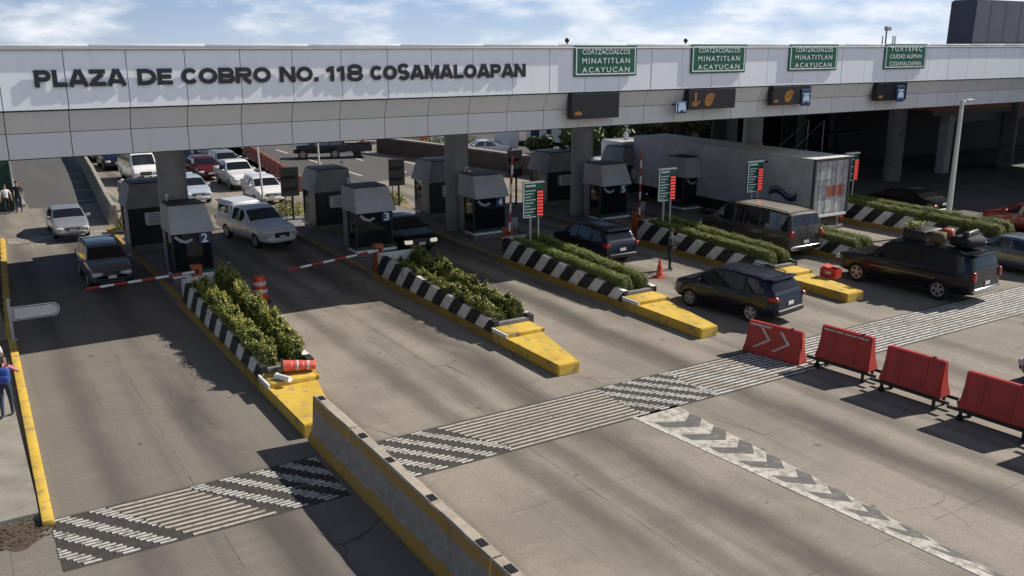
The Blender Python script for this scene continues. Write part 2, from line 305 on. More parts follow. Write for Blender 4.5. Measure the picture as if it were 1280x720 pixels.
# ------------------------------------------------------------------ mesh builder
class MB:
    def __init__(self): self.v, self.f, self.mi = [], [], []
    def raw(self, vs, fs, mi=0):
        o = len(self.v); self.v += [tuple(p) for p in vs]
        self.f += [tuple(i + o for i in f) for f in fs]; self.mi += [mi] * len(fs); return self
    def box(self, x0, x1, y0, y1, z0, z1, mi=0, T=None):
        vs = [Vector((x, y, z)) for x in (x0, x1) for y in (y0, y1) for z in (z0, z1)]
        if T: vs = [T @ v for v in vs]
        return self.raw(vs, [(0, 1, 3, 2), (4, 6, 7, 5), (0, 4, 5, 1), (2, 3, 7, 6), (0, 2, 6, 4), (1, 5, 7, 3)], mi)
    def rbox(self, c, s, r=.03, mi=0, T=None, seg=2):
        b = bmesh.new(); bmesh.ops.create_cube(b, size=1, matrix=Matrix.Translation(c) @ Matrix.Diagonal((*s, 1)))
        bmesh.ops.bevel(b, geom=b.edges[:], offset=min(r, min(s) * .49), segments=seg, affect='EDGES', profile=.5)
        return self.add_bm(b, mi, T)
    def add_bm(self, b, mi=0, T=None):
        b.verts.index_update(); vs = [(T @ v.co if T else v.co.copy()) for v in b.verts]
        fs = [tuple(v.index for v in f.verts) for f in b.faces]; b.free(); return self.raw(vs, fs, mi)
    def cyl(self, p0, p1, r0, r1=None, n=12, mi=0, cap=True):
        r1 = r0 if r1 is None else r1; p0, p1 = Vector(p0), Vector(p1); d = (p1 - p0).normalized()
        a = d.orthogonal().normalized(); b = d.cross(a); vs = []
        for p, r in ((p0, r0), (p1, r1)):
            vs += [p + (a * math.cos(2 * math.pi * k / n) + b * math.sin(2 * math.pi * k / n)) * r for k in range(n)]
        fs = [(k, (k + 1) % n, n + (k + 1) % n, n + k) for k in range(n)]
        if cap: fs += [tuple(range(n - 1, -1, -1)), tuple(range(n, 2 * n))]
        return self.raw(vs, fs, mi)
    def lathe(self, prof, n=20, mi=0, T=None, caps=True):
        vs = [Vector((r * math.cos(2 * math.pi * k / n), r * math.sin(2 * math.pi * k / n), z)) for r, z in prof for k in range(n)]
        if T: vs = [T @ v for v in vs]
        fs = [(i * n + k, i * n + (k + 1) % n, (i + 1) * n + (k + 1) % n, (i + 1) * n + k) for i in range(len(prof) - 1) for k in range(n)]
        if caps: fs += [tuple(range(n - 1, -1, -1)), tuple(range((len(prof) - 1) * n, len(prof) * n))]
        return self.raw(vs, fs, mi)
    def prism(self, poly, T, depth, mi=0):
        """poly: 2-D outline (counter-clockwise) in T's local XY, pushed along local Z by depth."""
        n = len(poly); vs = [T @ Vector((x, y, 0)) for x, y in poly] + [T @ Vector((x, y, depth)) for x, y in poly]
        fs = [tuple(range(n - 1, -1, -1)), tuple(range(n, 2 * n))] + [(k, (k + 1) % n, n + (k + 1) % n, n + k) for k in range(n)]
        return self.raw(vs, fs, mi)
    def grid(self, pts, mi=0):
        nu, nv = len(pts), len(pts[0]); vs = [p for row in pts for p in row]
        fs = [(i * nv + j, i * nv + j + 1, (i + 1) * nv + j + 1, (i + 1) * nv + j) for i in range(nu - 1) for j in range(nv - 1)]
        return self.raw(vs, fs, mi)
    def ball(self, c, r, mi=0, u=12, v=8):
        b = bmesh.new(); r = r if isinstance(r, (tuple, list)) else (r, r, r)
        bmesh.ops.create_uvsphere(b, u_segments=u, v_segments=v, radius=1, matrix=Matrix.Translation(c) @ Matrix.Diagonal((*r, 1)))
        return self.add_bm(b, mi)
    def mesh(self, name, mats, angle=None):
        me = bpy.data.meshes.new(name); me.from_pydata(self.v, [], self.f)
        for m_ in (mats if isinstance(mats, (list, tuple)) else [mats]): me.materials.append(m_)
        me.polygons.foreach_set('material_index', self.mi); me.validate(); me.update()
        if angle: me.shade_smooth(); me.set_sharp_from_angle(angle=rad(angle))
        return me
    def build(self, name, mats, parent=None, angle=None, kind=None, fix=True):
        me = self.mesh(name, mats, angle)
        if fix:
            b = bmesh.new(); b.from_mesh(me); bmesh.ops.recalc_face_normals(b, faces=b.faces); b.to_mesh(me); b.free()
            if angle: me.shade_smooth(); me.set_sharp_from_angle(angle=rad(angle))
        o = bpy.data.objects.new(name, me); C.objects.link(o)
        if parent: o.parent = parent
        if kind: o['kind'] = kind
        return o
def tag(o, label, cat, group=None):
    o['label'] = label; o['category'] = cat
    if group: o['group'] = group
    return o
def thing(name, label, cat, loc=(0, 0, 0), rz=0.0, group=None):
    o = bpy.data.objects.new(name, None); C.objects.link(o); o.empty_display_size = .2
    o.location = loc; o.rotation_euler = (0, 0, rz); return tag(o, label, cat, group)
def copy_tree(o, parent=None):
    kids = [c for c in bpy.data.objects if c.parent == o]
    c = o.copy(); C.objects.link(c)
    if parent: c.parent = parent
    for k in kids: copy_tree(k, c)
    return c
def relabel(o, label, loc, rz=None):
    o['label'] = label; o.location = loc
    if rz is not None: o.rotation_euler = (0, 0, rz)
    return o
def text_mesh(s, width, height, depth=.02, bold=.0, spacing=1.0):
    """Flat upright lettering in local X (right) / Z (up), centred on X, its foot at z = 0, facing -Y."""
    cu = bpy.data.curves.new('lettering', 'FONT'); cu.body = s; cu.extrude = .01; cu.offset = bold; cu.space_character = spacing; cu.resolution_u = 3
    ob = bpy.data.objects.new('lettering', cu); C.objects.link(ob)
    dg = bpy.context.evaluated_depsgraph_get(); dg.update()
    me = bpy.data.meshes.new_from_object(ob.evaluated_get(dg)); bpy.data.objects.remove(ob); bpy.data.curves.remove(cu)
    n = len(me.vertices); co = np.empty(n * 3); me.vertices.foreach_get('co', co); co = co.reshape(-1, 3)
    lo, hi = co.min(0), co.max(0); out = np.empty_like(co)
    out[:, 0] = ((co[:, 0] - lo[0]) / (hi[0] - lo[0]) - .5) * width
    out[:, 2] = (co[:, 1] - lo[1]) / (hi[1] - lo[1]) * height
    out[:, 1] = -(co[:, 2] - lo[2]) / (hi[2] - lo[2]) * depth
    fs = [tuple(p.vertices) for p in me.polygons]; bpy.data.meshes.remove(me)
    return [tuple(p) for p in out], fs
def islands(vs, fs):
    par = list(range(len(vs)))
    def find(a):
        while par[a] != a: par[a] = par[par[a]]; a = par[a]
        return a
    # font meshes keep front, back and sides apart: join vertices that share a place first
    key = {}
    for i, p in enumerate(vs):
        k = tuple(round(c, 4) for c in p); j = key.setdefault(k, i); par[find(i)] = find(j)
    for f in fs:
        for i in f[1:]: par[find(i)] = find(f[0])
    out = {}
    for f in fs: out.setdefault(find(f[0]), []).append(f)
    res = []
    for flist in out.values():
        ids = sorted({i for f in flist for i in f}); mp_ = {i: k for k, i in enumerate(ids)}
        res.append(([vs[i] for i in ids], [tuple(mp_[i] for i in f) for f in flist]))
    return sorted(res, key=lambda r: min(p[0] for p in r[0]))

# ================================================================== GROUND, ROADS, MARKINGS
g = MB(); g.box(-400, 900, -300, 1200, -.6, 0); g.build('ground', M['road'], kind='structure')
a = MB()
a.prism([(19.4, 57.0), (24.0, 56.5), (31.0, 59.5), (31.0, 400), (62, 400)][:4] + [(62.0, 400)], Matrix.Translation((0, 0, 0)), .006)
a.build('far_road', M['asphalt'], kind='structure')
a = MB(); a.box(3.6, 8.3, 57.5, 400, .0, .006); a.build('side_road', M['asphalt'], kind='structure')
a = MB(); a.box(36.5, 70, 54.0, 400, .0, .006); a.build('opposite_road', M['asphalt'], kind='structure')
a = MB(); a.box(44.0, 120, 12, 54.0, .0, .006); a.build('yard', mat('yard', (0.10, 0.098, 0.098), .9, var=.4, vscale=.6), kind='structure')
fw = MB(); fw.box(-12, .60, 18.6, 31.5, 0, .09); fw.box(-12, .86, 31.5, 49, 0, .09)
fw.build('pavement', M['footway'], kind='structure')
kb = MB()
for i in range(4):
    y0 = 18.1 + i * 3.32; x = .56 + .063 * i
    kb.rbox((x + .18, y0 + 1.66, .06), (.21, 3.315, .12), .015, T=Matrix.Translation((x + .18, y0 + 1.66, 0)) @ Matrix.Rotation(-.019, 4, 'Z') @ Matrix.Translation((-x - .18, -y0 - 1.66, 0)))
for i in range(18):
    y0 = 31.4 + i * .95; kb.rbox((.93 + .045 * i, y0 + .47, .06), (.21, .945, .12), .02)
kb.build('kerb', M['yellow_top'], kind='structure', angle=40)
dt = MB(); rg = random.Random(9)
pl_ = [(.05 + .75 * (1 + .3 * rg.uniform(-1, 1)) * math.cos(a_), 18.05 + .55 * (1 + .35 * rg.uniform(-1, 1)) * math.sin(a_)) for a_ in np.linspace(0, 6.28, 22)[:-1]]
dt.prism(pl_, Matrix.Translation((0, 0, .001)), .006)
for k in range(260):
    a_, q = rg.uniform(0, 6.28), rg.uniform(0, .9) ** .6; z_ = rg.uniform(.008, .028)
    dt.rbox((.05 + .85 * q * math.cos(a_), 18.05 + .6 * q * math.sin(a_), z_ * .5 + .004), (z_ * 1.6, z_ * 1.3, z_), .004, seg=1)
o_ = dt.build('dirt', M['soil']); o_['kind'] = 'stuff'; tag(o_, 'dark crumbled dirt at the near end of the yellow kerb', 'dirt')
ln = MB()
for y in (60, 68, 76, 84, 94, 104, 120):
    ln.box(24.7, 24.85, y, y + 3.2, .0, .010); ln.box(28.2, 28.35, y, y + 3.2, .0, .010)
ln.box(20.75, 20.9, 54.6, 200, 0, .010); ln.box(30.7, 30.85, 60, 200, 0, .010)
for y in (62, 72, 82): ln.box(13.5, 13.62, y, y + 3, 0, .004)
ln.build('lane_markings', M['white_mark'], kind='structure')

def rumble(name, rows, y0, pitch, spans, state, bed=True):
    """Raised traffic-calming bars across the lanes on a dark bed; state(x, y) says how a bar is painted there."""
    mb = MB()
    def bar(a_, b_, y, cur):
        if cur == 3: return
        if cur == 1 and a_ < 17: mb.box(a_, b_, y - .001, y + pitch * .98, .004, .0065, 3)
        mb.box(a_, b_, y, y + pitch * ((.56 if pitch < .12 else .48) if cur == 0 else .42), .004, .020, cur)
    for xa, xb in (spans if bed else ()): mb.box(xa, xb, y0 - .06, y0 + rows * pitch + .02, 0, .004, 2)
    for k in range(rows):
        y = y0 + k * pitch
        for xa, xb in spans:
            x = xa; cur = None; st = xa
            while x < xb - 1e-6:
                w = state(x, y)
                if cur is None: cur = w
                if w != cur:
                    bar(st, x, y, cur); st = x; cur = w
                x += .05
            bar(st, xb, y, cur)
    return mb.build(name, [M['ridge_white'], M['ridge_plain'], M['strip_base'], M['ridge_dark']], kind='structure', fix=False)
def state(x, y):
    d = ((y + x * 1.25) / .80) % 1.0
    if x < 6.4:
        mid = 3.15 + (17.3 - y) * .62
        if mid - .85 < x < mid + .75: return 1
        return 0 if d < .46 else 3
    if x < 14:
        if x < 9.3 + (17.9 - y) * .55: return 0 if d < .46 else 3
        return 1
    if x < 16.4:
        return 0 if ((y + x * 1.25) / .8) % 1 < .5 else 3
    return 0 if x < 19 and ((y + x * 1.25) / 1.6) % 1 < .5 or x >= 19 and ((y + x * .33) / 4.4) % 1.0 < .93 else 1
rumble('rumble_strip', 19, 16.25, .1085, [(.75, 6.15), (7.35, 16.6)], lambda x, y: 3 if x >= 16.6 or state(x, y) == 1 else state(x, y))
rumble('rumble_strip', 12, 16.25, .172, [(.75, 6.15), (7.35, 16.6)], lambda x, y: 1 if state(x, y) == 1 else 3, False)
rumble('rumble_strip', 12, 16.25, .172, [(16.6, 40.0)], state)
rumble('far_rumble_strip', 8, 47.2, .19, [(1.9, 7.6)], lambda x, y: 0 if ((y + x) / .9) % 1 < .7 else 1)

ch = MB()
def gl(y): return 13.73 + (16.5 - y) * .085          # solid white line on the lane side of the gore
def gr(y): return 15.12 - (16.5 - y) * .045
def sheet(poly, z, mi): ch.prism(poly, Matrix.Translation((0, 0, 0)), z, mi)
ys = [16.25 - .9 * i for i in range(12)]
sheet([(gl(16.3), 16.3), (gl(6.6), 6.6), (gr(6.6), 6.6), (gr(16.3), 16.3)], .004, 0)
for i in range(14):
    y = 15.75 - .885 * i; xl, xr = gl(y) + .10, gr(y); xm = xl + (xr - xl) * .60
    if xr - xl < .12 or y < 7: break
    ch.prism([(xl, y), (xl + .02, y - .36), (xm + .05, y - .80), (xr, y - .42), (xr - .04, y - .04), (xm - .02, y - .36)], Matrix.Translation((0, 0, .002)), .006, 1)
for i in range(24):
    y = 16.3 - i * .5; ch.prism([(gl(y) - .12, y), (gl(y - .5) - .12, y - .5), (gl(y - .5), y - .5), (gl(y), y)], Matrix.Translation((0, 0, 0)), .0105, 2)
ch.build('chevron_marking', [M['gore_white'], M['gore_grey'], M['ridge_white']], kind='structure')
ar = MB()
def ground_arrow(x, y, s):
    ar.prism([(x - .1, y), (x - .1, y + 1.6 * s), (x - .38, y + 1.6 * s), (x, y + 2.6 * s), (x + .38, y + 1.6 * s), (x + .1, y + 1.6 * s), (x + .1, y)], Matrix.Translation((0, 0, 0)), .004)
for k in range(4): ar.prism([(29.2 + k * .9, 14.9), (29.7 + k * .9, 15.7), (30.1 + k * .9, 15.7), (29.6 + k * .9, 14.9)], Matrix.Translation((0, 0, 0)), .004)
ar.build('worn_marking', M['gore_grey'], kind='structure')

# ================================================================== TOLL CANOPY
canopy = thing('toll_canopy', 'long pale toll plaza canopy with big dark letters along its clad front', 'canopy', (0, 28.6, 0))
X0, X1 = -9.0, 78.0
PW = 1.63                                   # panel width
def clad(name, x0, x1, mats, quad, joints=.022):
    mb = MB(); k0 = math.floor((x0 - 1.49) / PW); x = 1.49 + k0 * PW
    while x < x1:
        a_, b_ = max(x, x0), min(x + PW, x1)
        if b_ - a_ > .1: quad(mb, a_ + joints / 2, b_ - joints / 2)
        x += PW
    return mb.build(name, mats, canopy)
clad('fascia', X0, X1, M['panel'], lambda mb, a_, b_: (lambda j: mb.box(a_, b_, j, .10 + j, 7.235, 8.86))(random.uniform(-.004, .004)))
def slope(mb, a_, b_):
    T = Matrix.Translation((a_, 0, 0)) @ Matrix(((0, 0, 1, 0), (1, 0, 0, 0), (0, 1, 0, 0), (0, 0, 0, 1)))
    mb.prism([(.16, 7.18), (.42, 6.58), (.52, 6.61), (.30, 7.21)], T, b_ - a_)
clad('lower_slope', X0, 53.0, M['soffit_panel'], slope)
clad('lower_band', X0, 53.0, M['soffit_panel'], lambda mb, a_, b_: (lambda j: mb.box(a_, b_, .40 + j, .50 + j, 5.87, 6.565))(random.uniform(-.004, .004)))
mb = MB(); mb.box(X0, X1, .10, .16, 7.22, 8.90); mb.box(X0 + .05, 53.0, .53, .62, 5.83, 7.10); mb.box(X0, X1, .16, .34, 7.215, 7.225)
mb.build('joint_backing', mat('joint', (0.05, 0.05, 0.055), .8), canopy)
mb = MB()
x = X0
while x < X1:
    mb.rbox((x + 1.6, .14, 8.955), (3.17, .40, .09), .03); x += 3.2
mb.build('coping', mat('coping_metal', (0.78, 0.79, 0.80), .35, metal=.2, var=.15), canopy, angle=40)
mb = MB(); mb.cyl((X0, -.06, 8.86), (X1, -.06, 8.86), .028, n=8); mb.build('conduit', M['grey_metal'], canopy, angle=40)
mb = MB(); mb.box(X0, X1, .16, 13.2, 8.45, 8.6); mb.build('roof', M['concrete'], canopy)
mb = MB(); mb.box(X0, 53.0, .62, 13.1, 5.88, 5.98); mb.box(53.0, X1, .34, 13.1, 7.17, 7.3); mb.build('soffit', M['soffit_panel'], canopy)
mb = MB(); mb.box(X0, 53.0, 13.1, 13.25, 5.85, 8.85); mb.box(53.0, X1, 13.1, 13.25, 7.17, 8.85); mb.box(X0 - .1, X0, 0, 12.35, 5.78, 8.86); mb.box(53.0, 53.1, .34, 12.2, 5.78, 7.17)
mb.build('end_cladding', M['panel'], canopy)
for x in (7.72, 20.95, 28.45, 41.0, 54.6, 68.0):
    mb = MB()
    prof = []
    for k in range(24):
        an = 2 * math.pi * k / 24; c_, s_ = math.cos(an), math.sin(an); q = .57
        prof.append((q * c_, q * s_))
    mb.prism(prof, Matrix.Translation((x, 10.2, 0)), 5.90 if x < 53 else 7.18); mb.build('column', M['column'] if x < 50 else M['concrete_dark'], canopy, angle=40)
def arc(cx, cz, rx, rz, a0, a1, n=10): return [(cx + rx * math.cos(rad(q)), cz + rz * math.sin(rad(q))) for q in np.linspace(a0, a1, n)]
def strokes(c, w, h, t):
    """Centre lines of a heavy block capital that fills w x h with strokes t wide."""
    e_ = t / 2; l, r, b, u, m_ = e_, w - e_, e_, h - e_, h * .5; q = (h * .5 + e_) / 2
    bowl = lambda z0, z1, x1: [(l + e_, z1), (x1 - (z1 - z0) / 2, z1)] + arc(x1 - (z1 - z0) / 2, (z0 + z1) / 2, (z1 - z0) / 2, (z1 - z0) / 2, 80, -80, 7) + [(x1 - (z1 - z0) / 2, z0), (l + e_, z0)]
    stem = [(l, 0), (l, h)]
    if c == 'L': return [stem, [(l + e_, b), (w, b)]]
    if c == 'E': return [stem, [(l + e_, b), (w, b)], [(l + e_, u), (w, u)], [(l + e_, m_), (w * .92, m_)]]
    if c == 'P': return [stem, bowl(m_ - .02, u, r)]
    if c == 'R': return [stem, bowl(m_, u, r - .01), [(w * .45, m_ - e_), (w - e_ * .8, 0)]]
    if c == 'B': return [stem, bowl(m_, u, r - .02), bowl(b, m_ - .004, r)]
    if c == 'D': return [stem, [(l + e_, u), (w * .45, u)] + arc(w * .45, h / 2, r - w * .45, h / 2 - e_, 80, -80, 10) + [(w * .45, b), (l + e_, b)]]
    if c == 'O': return [arc(w / 2, h / 2, w / 2 - e_, h / 2 - e_, 0, 360, 25)]
    if c == 'C': return [arc(w * .53, h / 2, w * .53 - e_, h / 2 - e_, 38, 322, 20)]
    if c == 'S': return [arc(w / 2, h * .5 + q - e_ * .5, w / 2 - e_, q - e_ * .5, 25, 270, 12) + arc(w / 2, q + e_ * .5 - e_ * .5, w / 2 - e_, q - e_ * .5, 90, -155, 12)[1:]]
    if c == '8': return [arc(w / 2, h * .5 + q - e_ * .5, (w / 2 - e_) * .92, q - e_ * .5, 0, 360, 19), arc(w / 2, q, w / 2 - e_, q - e_ * .5, 0, 360, 19)]
    if c == 'A': return [[(e_ * .8, 0), (w / 2 - e_ * .3, h)], [(w - e_ * .8, 0), (w / 2 + e_ * .3, h)], [(w * .25, h * .27), (w * .75, h * .27)]]
    if c == 'Z': return [[(0, u), (w, u)], [(w - e_ * 1.3, u - e_), (e_ * 1.3, b + e_)], [(0, b), (w, b)]]
    if c == 'N': return [stem, [(r, 0), (r, h)], [(l + .01, h - .02), (r - .01, .02)]]
    if c == 'M': return [stem, [(r, 0), (r, h)], [(l + .01, h - .03), (w / 2, h * .14), (r - .01, h - .03)]]
    if c == '1': return [[(w * .62, 0), (w * .62, h)], [(w * .62 - e_, h * .86), (w * .06, h * .66)]]
    return []
def ribbon(mb, pts, t, y0, y1, T):
    """A mitred strip of width t along pts (x, z), between depths y0 and y1."""
    P_ = [Vector(p) for p in pts]; closed = (P_[0] - P_[-1]).length < 1e-6; n = len(P_); L_, R_ = [], []
    for i in range(n):
        a_ = P_[i] - P_[i - 1] if i else (P_[0] - P_[-2] if closed else P_[1] - P_[0]); b_ = P_[i + 1] - P_[i] if i < n - 1 else (P_[1] - P_[0] if closed else P_[-1] - P_[-2])
        a_, b_ = a_.normalized(), b_.normalized(); d = (a_ + b_); d = d.normalized() if d.length > .2 else a_
        nn = Vector((-d.y, d.x)); k = min(1 / max(nn.dot(Vector((-a_.y, a_.x))), .3), 1.8); L_.append(P_[i] + nn * t / 2 * k); R_.append(P_[i] - nn * t / 2 * k)
    vs = []
    for i in range(n): vs += [T @ Vector((L_[i].x, y0, L_[i].y)), T @ Vector((R_[i].x, y0, R_[i].y)), T @ Vector((R_[i].x, y1, R_[i].y)), T @ Vector((L_[i].x, y1, L_[i].y))]
    fs = [(i * 4 + j, i * 4 + (j + 1) % 4, i * 4 + 4 + (j + 1) % 4, i * 4 + 4 + j) for i in range(n - 1) for j in range(4)]
    if not closed: fs += [(0, 1, 2, 3), (n * 4 - 1, n * 4 - 2, n * 4 - 3, n * 4 - 4)]
    mb.raw(vs, fs)
def block_letters(word, xa, xb, z0, h, depth, y):
    """Heavy wide capitals, each its own part, spread evenly between xa and xb."""
    wide = {'1': .60, '.': .36, 'M': 1.22, 'N': 1.06, 'O': 1.12, 'C': .98, 'D': 1.05, 'A': 1.16, 'L': .86, 'E': .86, 'P': .96, 'Z': .98, 'B': 1.0, 'R': 1.04, 'S': .98, '8': .98}
    tot = sum(wide[c] for c in word); u = (xb - xa) / tot; x = xa; t = .124
    for c in word:
        w_ = wide[c] * u - .03; mb = MB(); T = Matrix.Translation((x + .015, y, z0))
        if c == '.': mb.box(.02, .02 + .135, -depth, 0, 0, .135, T=T)
        for i, pts in enumerate(strokes(c, w_, h, t)): ribbon(mb, pts, t, -depth - .0015 * i, -.0012 * i, T)
        mb.build('letter', M['letter'], canopy); x += wide[c] * u
for word, xa, xb in (('PLAZA', 2.32, 4.71), ('DE', 4.99, 5.99), ('COBRO', 6.21, 8.93), ('NO.', 9.18, 10.47), ('118', 10.71, 12.00), ('COSAMALOAPAN', 12.23, 18.34)):
    block_letters(word, xa, xb, 7.845, .465, .035, -.035)
    mb = MB()
    k = max(2, int((xb - xa) / .45))
    for i in range(k): mb.cyl((xa + .12 + (xb - xa - .24) * i / (k - 1), .01, 7.93), (xa + .12 + (xb - xa - .24) * i / (k - 1), -.035, 7.95), .015, n=6)
    mb.build('letter_peg', M['grey_metal'], canopy)

def green_sign(x0, x1, z0, z1, lines, label):
    t = thing('destination_sign', label, 'road sign', ((x0 + x1) / 2, 28.52, z0), 0, 'green destination signs along the canopy')
    w, h = x1 - x0, z1 - z0
    mb = MB(); mb.rbox((0, .025, h / 2), (w, .05, h), .015); mb.build('panel', M['sign_green'], t)
    mb = MB(); b_ = .045; e_ = .07
    for (xa, xb, za, zb) in ((-w / 2 + e_, w / 2 - e_, e_, e_ + b_), (-w / 2 + e_, w / 2 - e_, h - e_ - b_, h - e_), (-w / 2 + e_, -w / 2 + e_ + b_, e_ + b_, h - e_ - b_), (w / 2 - e_ - b_, w / 2 - e_, e_ + b_, h - e_ - b_)):
        mb.box(xa, xb, -.006, .004, za, zb)
    mb.build('border', M['sign_white'], t)
    for s, fr in zip(lines, (.69, .40, .11)):
        mb = MB()
        vs, fs = text_mesh(s, w * .76, h * .17, .008, bold=.006, spacing=1.30 if len(s) < 11 else 1.08)
        mb.raw([(p[0], p[1] - .003, p[2] + h * (fr + .02)) for p in vs], fs); mb.build('lettering', M['sign_white'], t)
    mb = MB(); mb.box(-w * .36, -w * .36 + .06, .05, .085, .15, h - .15); mb.box(w * .36 - .06, w * .36, .05, .085, .15, h - .15); mb.build('bracket', M['grey_metal'], t)
    return t
CMA = ('COATZACOALCOS', 'MINATITLAN', 'ACAYUCAN')
green_sign(20.48, 23.48, 7.80, 8.95, CMA, 'green COATZACOALCOS MINATITLAN ACAYUCAN sign next to the big wall letters')
green_sign(26.33, 29.42, 7.83, 8.99, CMA, 'green COATZACOALCOS MINATITLAN ACAYUCAN sign above the display with two amber symbols')
green_sign(32.08, 35.27, 7.84, 8.99, CMA, 'green COATZACOALCOS MINATITLAN ACAYUCAN sign beside the TUXTEPEC sign')
green_sign(38.65, 41.84, 7.83, 9.00, ('TUXTEPEC', 'CIUDAD ALEMAN', 'COSAMALOAPAN'), 'green sign reading TUXTEPEC under the small roof floodlight')

def car_picto(mb, x, z, s, y):
    T = Matrix.Translation((x, y, z)) @ Matrix.Rotation(rad(90), 4, 'X')
    mb.prism([(-.30 * s, .12 * s), (.30 * s, .12 * s), (.30 * s, .30 * s), (.20 * s, .50 * s), (-.20 * s, .50 * s), (-.30 * s, .30 * s)], T, .012)
    mb.box(x - .26 * s, x - .14 * s, y - .012, y, z + .03 * s, z + .11 * s); mb.box(x + .14 * s, x + .26 * s, y - .012, y, z + .03 * s, z + .11 * s)
def lane_display(x0, x1, z0, label, symbols, picto=None):
    t = thing('lane_display', label, 'lane display', (x0, 28.5, z0), 0, 'black lane displays under the canopy front')
    w, h = x1 - x0, 7.19 - z0
    mb = MB(); mb.rbox((w / 2, .16, h / 2), (w, .32, h), .02); mb.box(.25, .31, .32, .75, h * .3, h * .36); mb.box(w - .31, w - .25, .32, .75, h * .3, h * .36); mb.build('housing', M['display'], t)
    for kind, fx in symbols:
        mb = MB(); T = Matrix.Translation((w * fx, -.004, h * .5)) @ Matrix.Rotation(rad(90), 4, 'X'); s = h * .34
        if kind == 'hand':
            for d_ in (-.75, -.30, .15, .60): mb.prism([(d_ * s - .14 * s, -.2 * s), (d_ * s + .22 * s, -.2 * s), (d_ * s + .62 * s, (.95 - abs(d_) * .4) * s), (d_ * s + .26 * s, (.95 - abs(d_) * .4) * s)], T, .010)
            mb.prism([(-.9 * s, -.25 * s), (-.6 * s, -s), (.3 * s, -s), (.9 * s, -.25 * s)], T, .010)
        elif kind == 'arm':
            mb.prism([(-.2 * s, -s), (.2 * s, -s), (.2 * s, s), (-.2 * s, s)], T, .010); mb.prism([(.24 * s, -s), (.9 * s, -.35 * s), (.9 * s, -.05 * s), (.24 * s, -.6 * s)], T, .010); mb.prism([(-.65 * s, -s), (-.3 * s, -s), (-.3 * s, -.3 * s), (-.65 * s, -.3 * s)], T, .010)
        else:
            mb.prism([(-.45 * s, -s), (.55 * s, -s), (.55 * s, -.70 * s), (.1 * s, -.55 * s), (-.45 * s, -.70 * s)], T, .010)
        mb.build('symbol', M['amber'], t)
    if picto is not None:
        mb = MB(); mb.rbox((w * picto, -.03, h * .36), (.62, .05, h * .92), .02); pb = mb.build('pictogram_board', M['blue_sign'], t)
        mb = MB(); car_picto(mb, w * picto, h * .06, .70, -.06); mb.box(w * picto - .22, w * picto + .22, -.066, -.056, h * .52, h * .60); mb.build('pictogram', M['blue_light'], pb)
    return t
lane_display(20.39, 22.66, 6.22, 'black lane display with amber glow at its lower corner below the first green sign', [('low', .12)], None)
lane_display(26.28, 28.94, 6.37, 'black lane display showing amber arm and hand symbols', [('arm', .14), ('hand', .42)], None)
lane_display(31.21, 33.63, 6.38, 'black lane display with one faint amber hand and a blue car board', [('low', .08), ('hand', .40)], .86)
lane_display(38.36, 40.58, 6.35, 'black lane display with blue car board and small amber corner under the TUXTEPEC sign', [('low', .10)], .76)
t = thing('pictogram_sign', 'small blue and white vehicle pictogram board left of the amber hand display', 'sign', (25.86, 28.5, 6.25))
mb = MB(); mb.rbox((0, 0, .24), (.62, .06, .48), .02); mb.build('board', M['blue_sign'], t)
mb = MB(); car_picto(mb, .03, .04, .72, -.032); mb.box(-.29, -.25, -.042, -.03, .03, .45); mb.box(-.2, .2, -.042, -.03, .40, .43); mb.build('pictogram', M['blue_light'], t)
mb = MB(); mb.box(-.03, .03, .03, .75, .30, .36); mb.build('bracket', M['steel_dark'], t)
t = thing('blue_sign_box', 'dark blue sign box at the end of the canopy lower band', 'sign', (53.1, 28.45, 6.3))
mb = MB(); mb.rbox((1.8, .15, .45), (3.6, .3, .9), .03); mb.build('housing', M['blue_sign'], t)
mb = MB(); mb.box(0, 3.6, -.01, .0, .84, .88); mb.box(.02, .06, -.01, 0, .02, .84); mb.build('frame', M['blue_light'], t)
mb = MB(); mb.box(.5, .56, .1, .16, .9, 1.0); mb.box(3, 3.06, .1, .16, .9, 1.0); mb.build('hanger', M['steel_dark'], t)
# roof furniture
t = thing('floodlight', 'small floodlight on a short mast on the canopy roof above the TUXTEPEC sign', 'floodlight', (39.5, 29.2, 8.6))
mb = MB(); mb.cyl((0, 0, 0), (0, 0, 1.05), .035); mb.build('mast', M['steel_dark'], t); mb = MB(); mb.rbox((-.05, -.1, 1.12), (.32, .2, .2), .03); mb.build('head', M['grey_metal'], t)
t = thing('antenna_pair', 'two short pale stub pipes on the roof beside the floodlight', 'pipes', (39.6, 29.2, 8.6))
for dx in (-.35, .45, .62): mb = MB(); mb.cyl((dx, 0, 0), (dx, 0, .78), .04); mb.build('pipe', M['pole_white'], t)
t = thing('roof_mast', 'dark mast on the canopy roof at the far left', 'mast', (1.62, 33.0, 8.6)); mb = MB(); mb.cyl((0, 0, 0), (-.12, 0, 1.3), .09, .05); mb.build('post', M['steel_dark'], t); mb = MB(); mb.box(-.12, .12, -.12, .12, 0, .04); mb.build('base_plate', M['steel_dark'], t)
for x, l_ in ((21.0, 'small round camera on the roof edge left of the first green sign'), (27.1, 'small dark camera on the roof edge by the second green sign')):
    t = thing('camera_dome', l_, 'camera', (x * .9663, 28.75, 9.0)); mb = MB(); mb.cyl((0, 0, -.02), (0, 0, .09), .03); mb.build('stem', M['steel_dark'], t); mb = MB(); mb.ball((0, 0, .13), .09); mb.build('dome', M['black'], t, angle=60)
t = thing('street_lantern', 'white globe lamp on a curved bracket under the canopy beside the second display', 'lamp', (23.6, 29.6, 5.35))
mb = MB()
pts = [(0, .05, .42), (-.1, -.15, .52), (-.05, -.32, .42), (0, -.4, .22)]
for a_, b_ in zip(pts, pts[1:]): mb.cyl(a_, b_, .025, n=8)
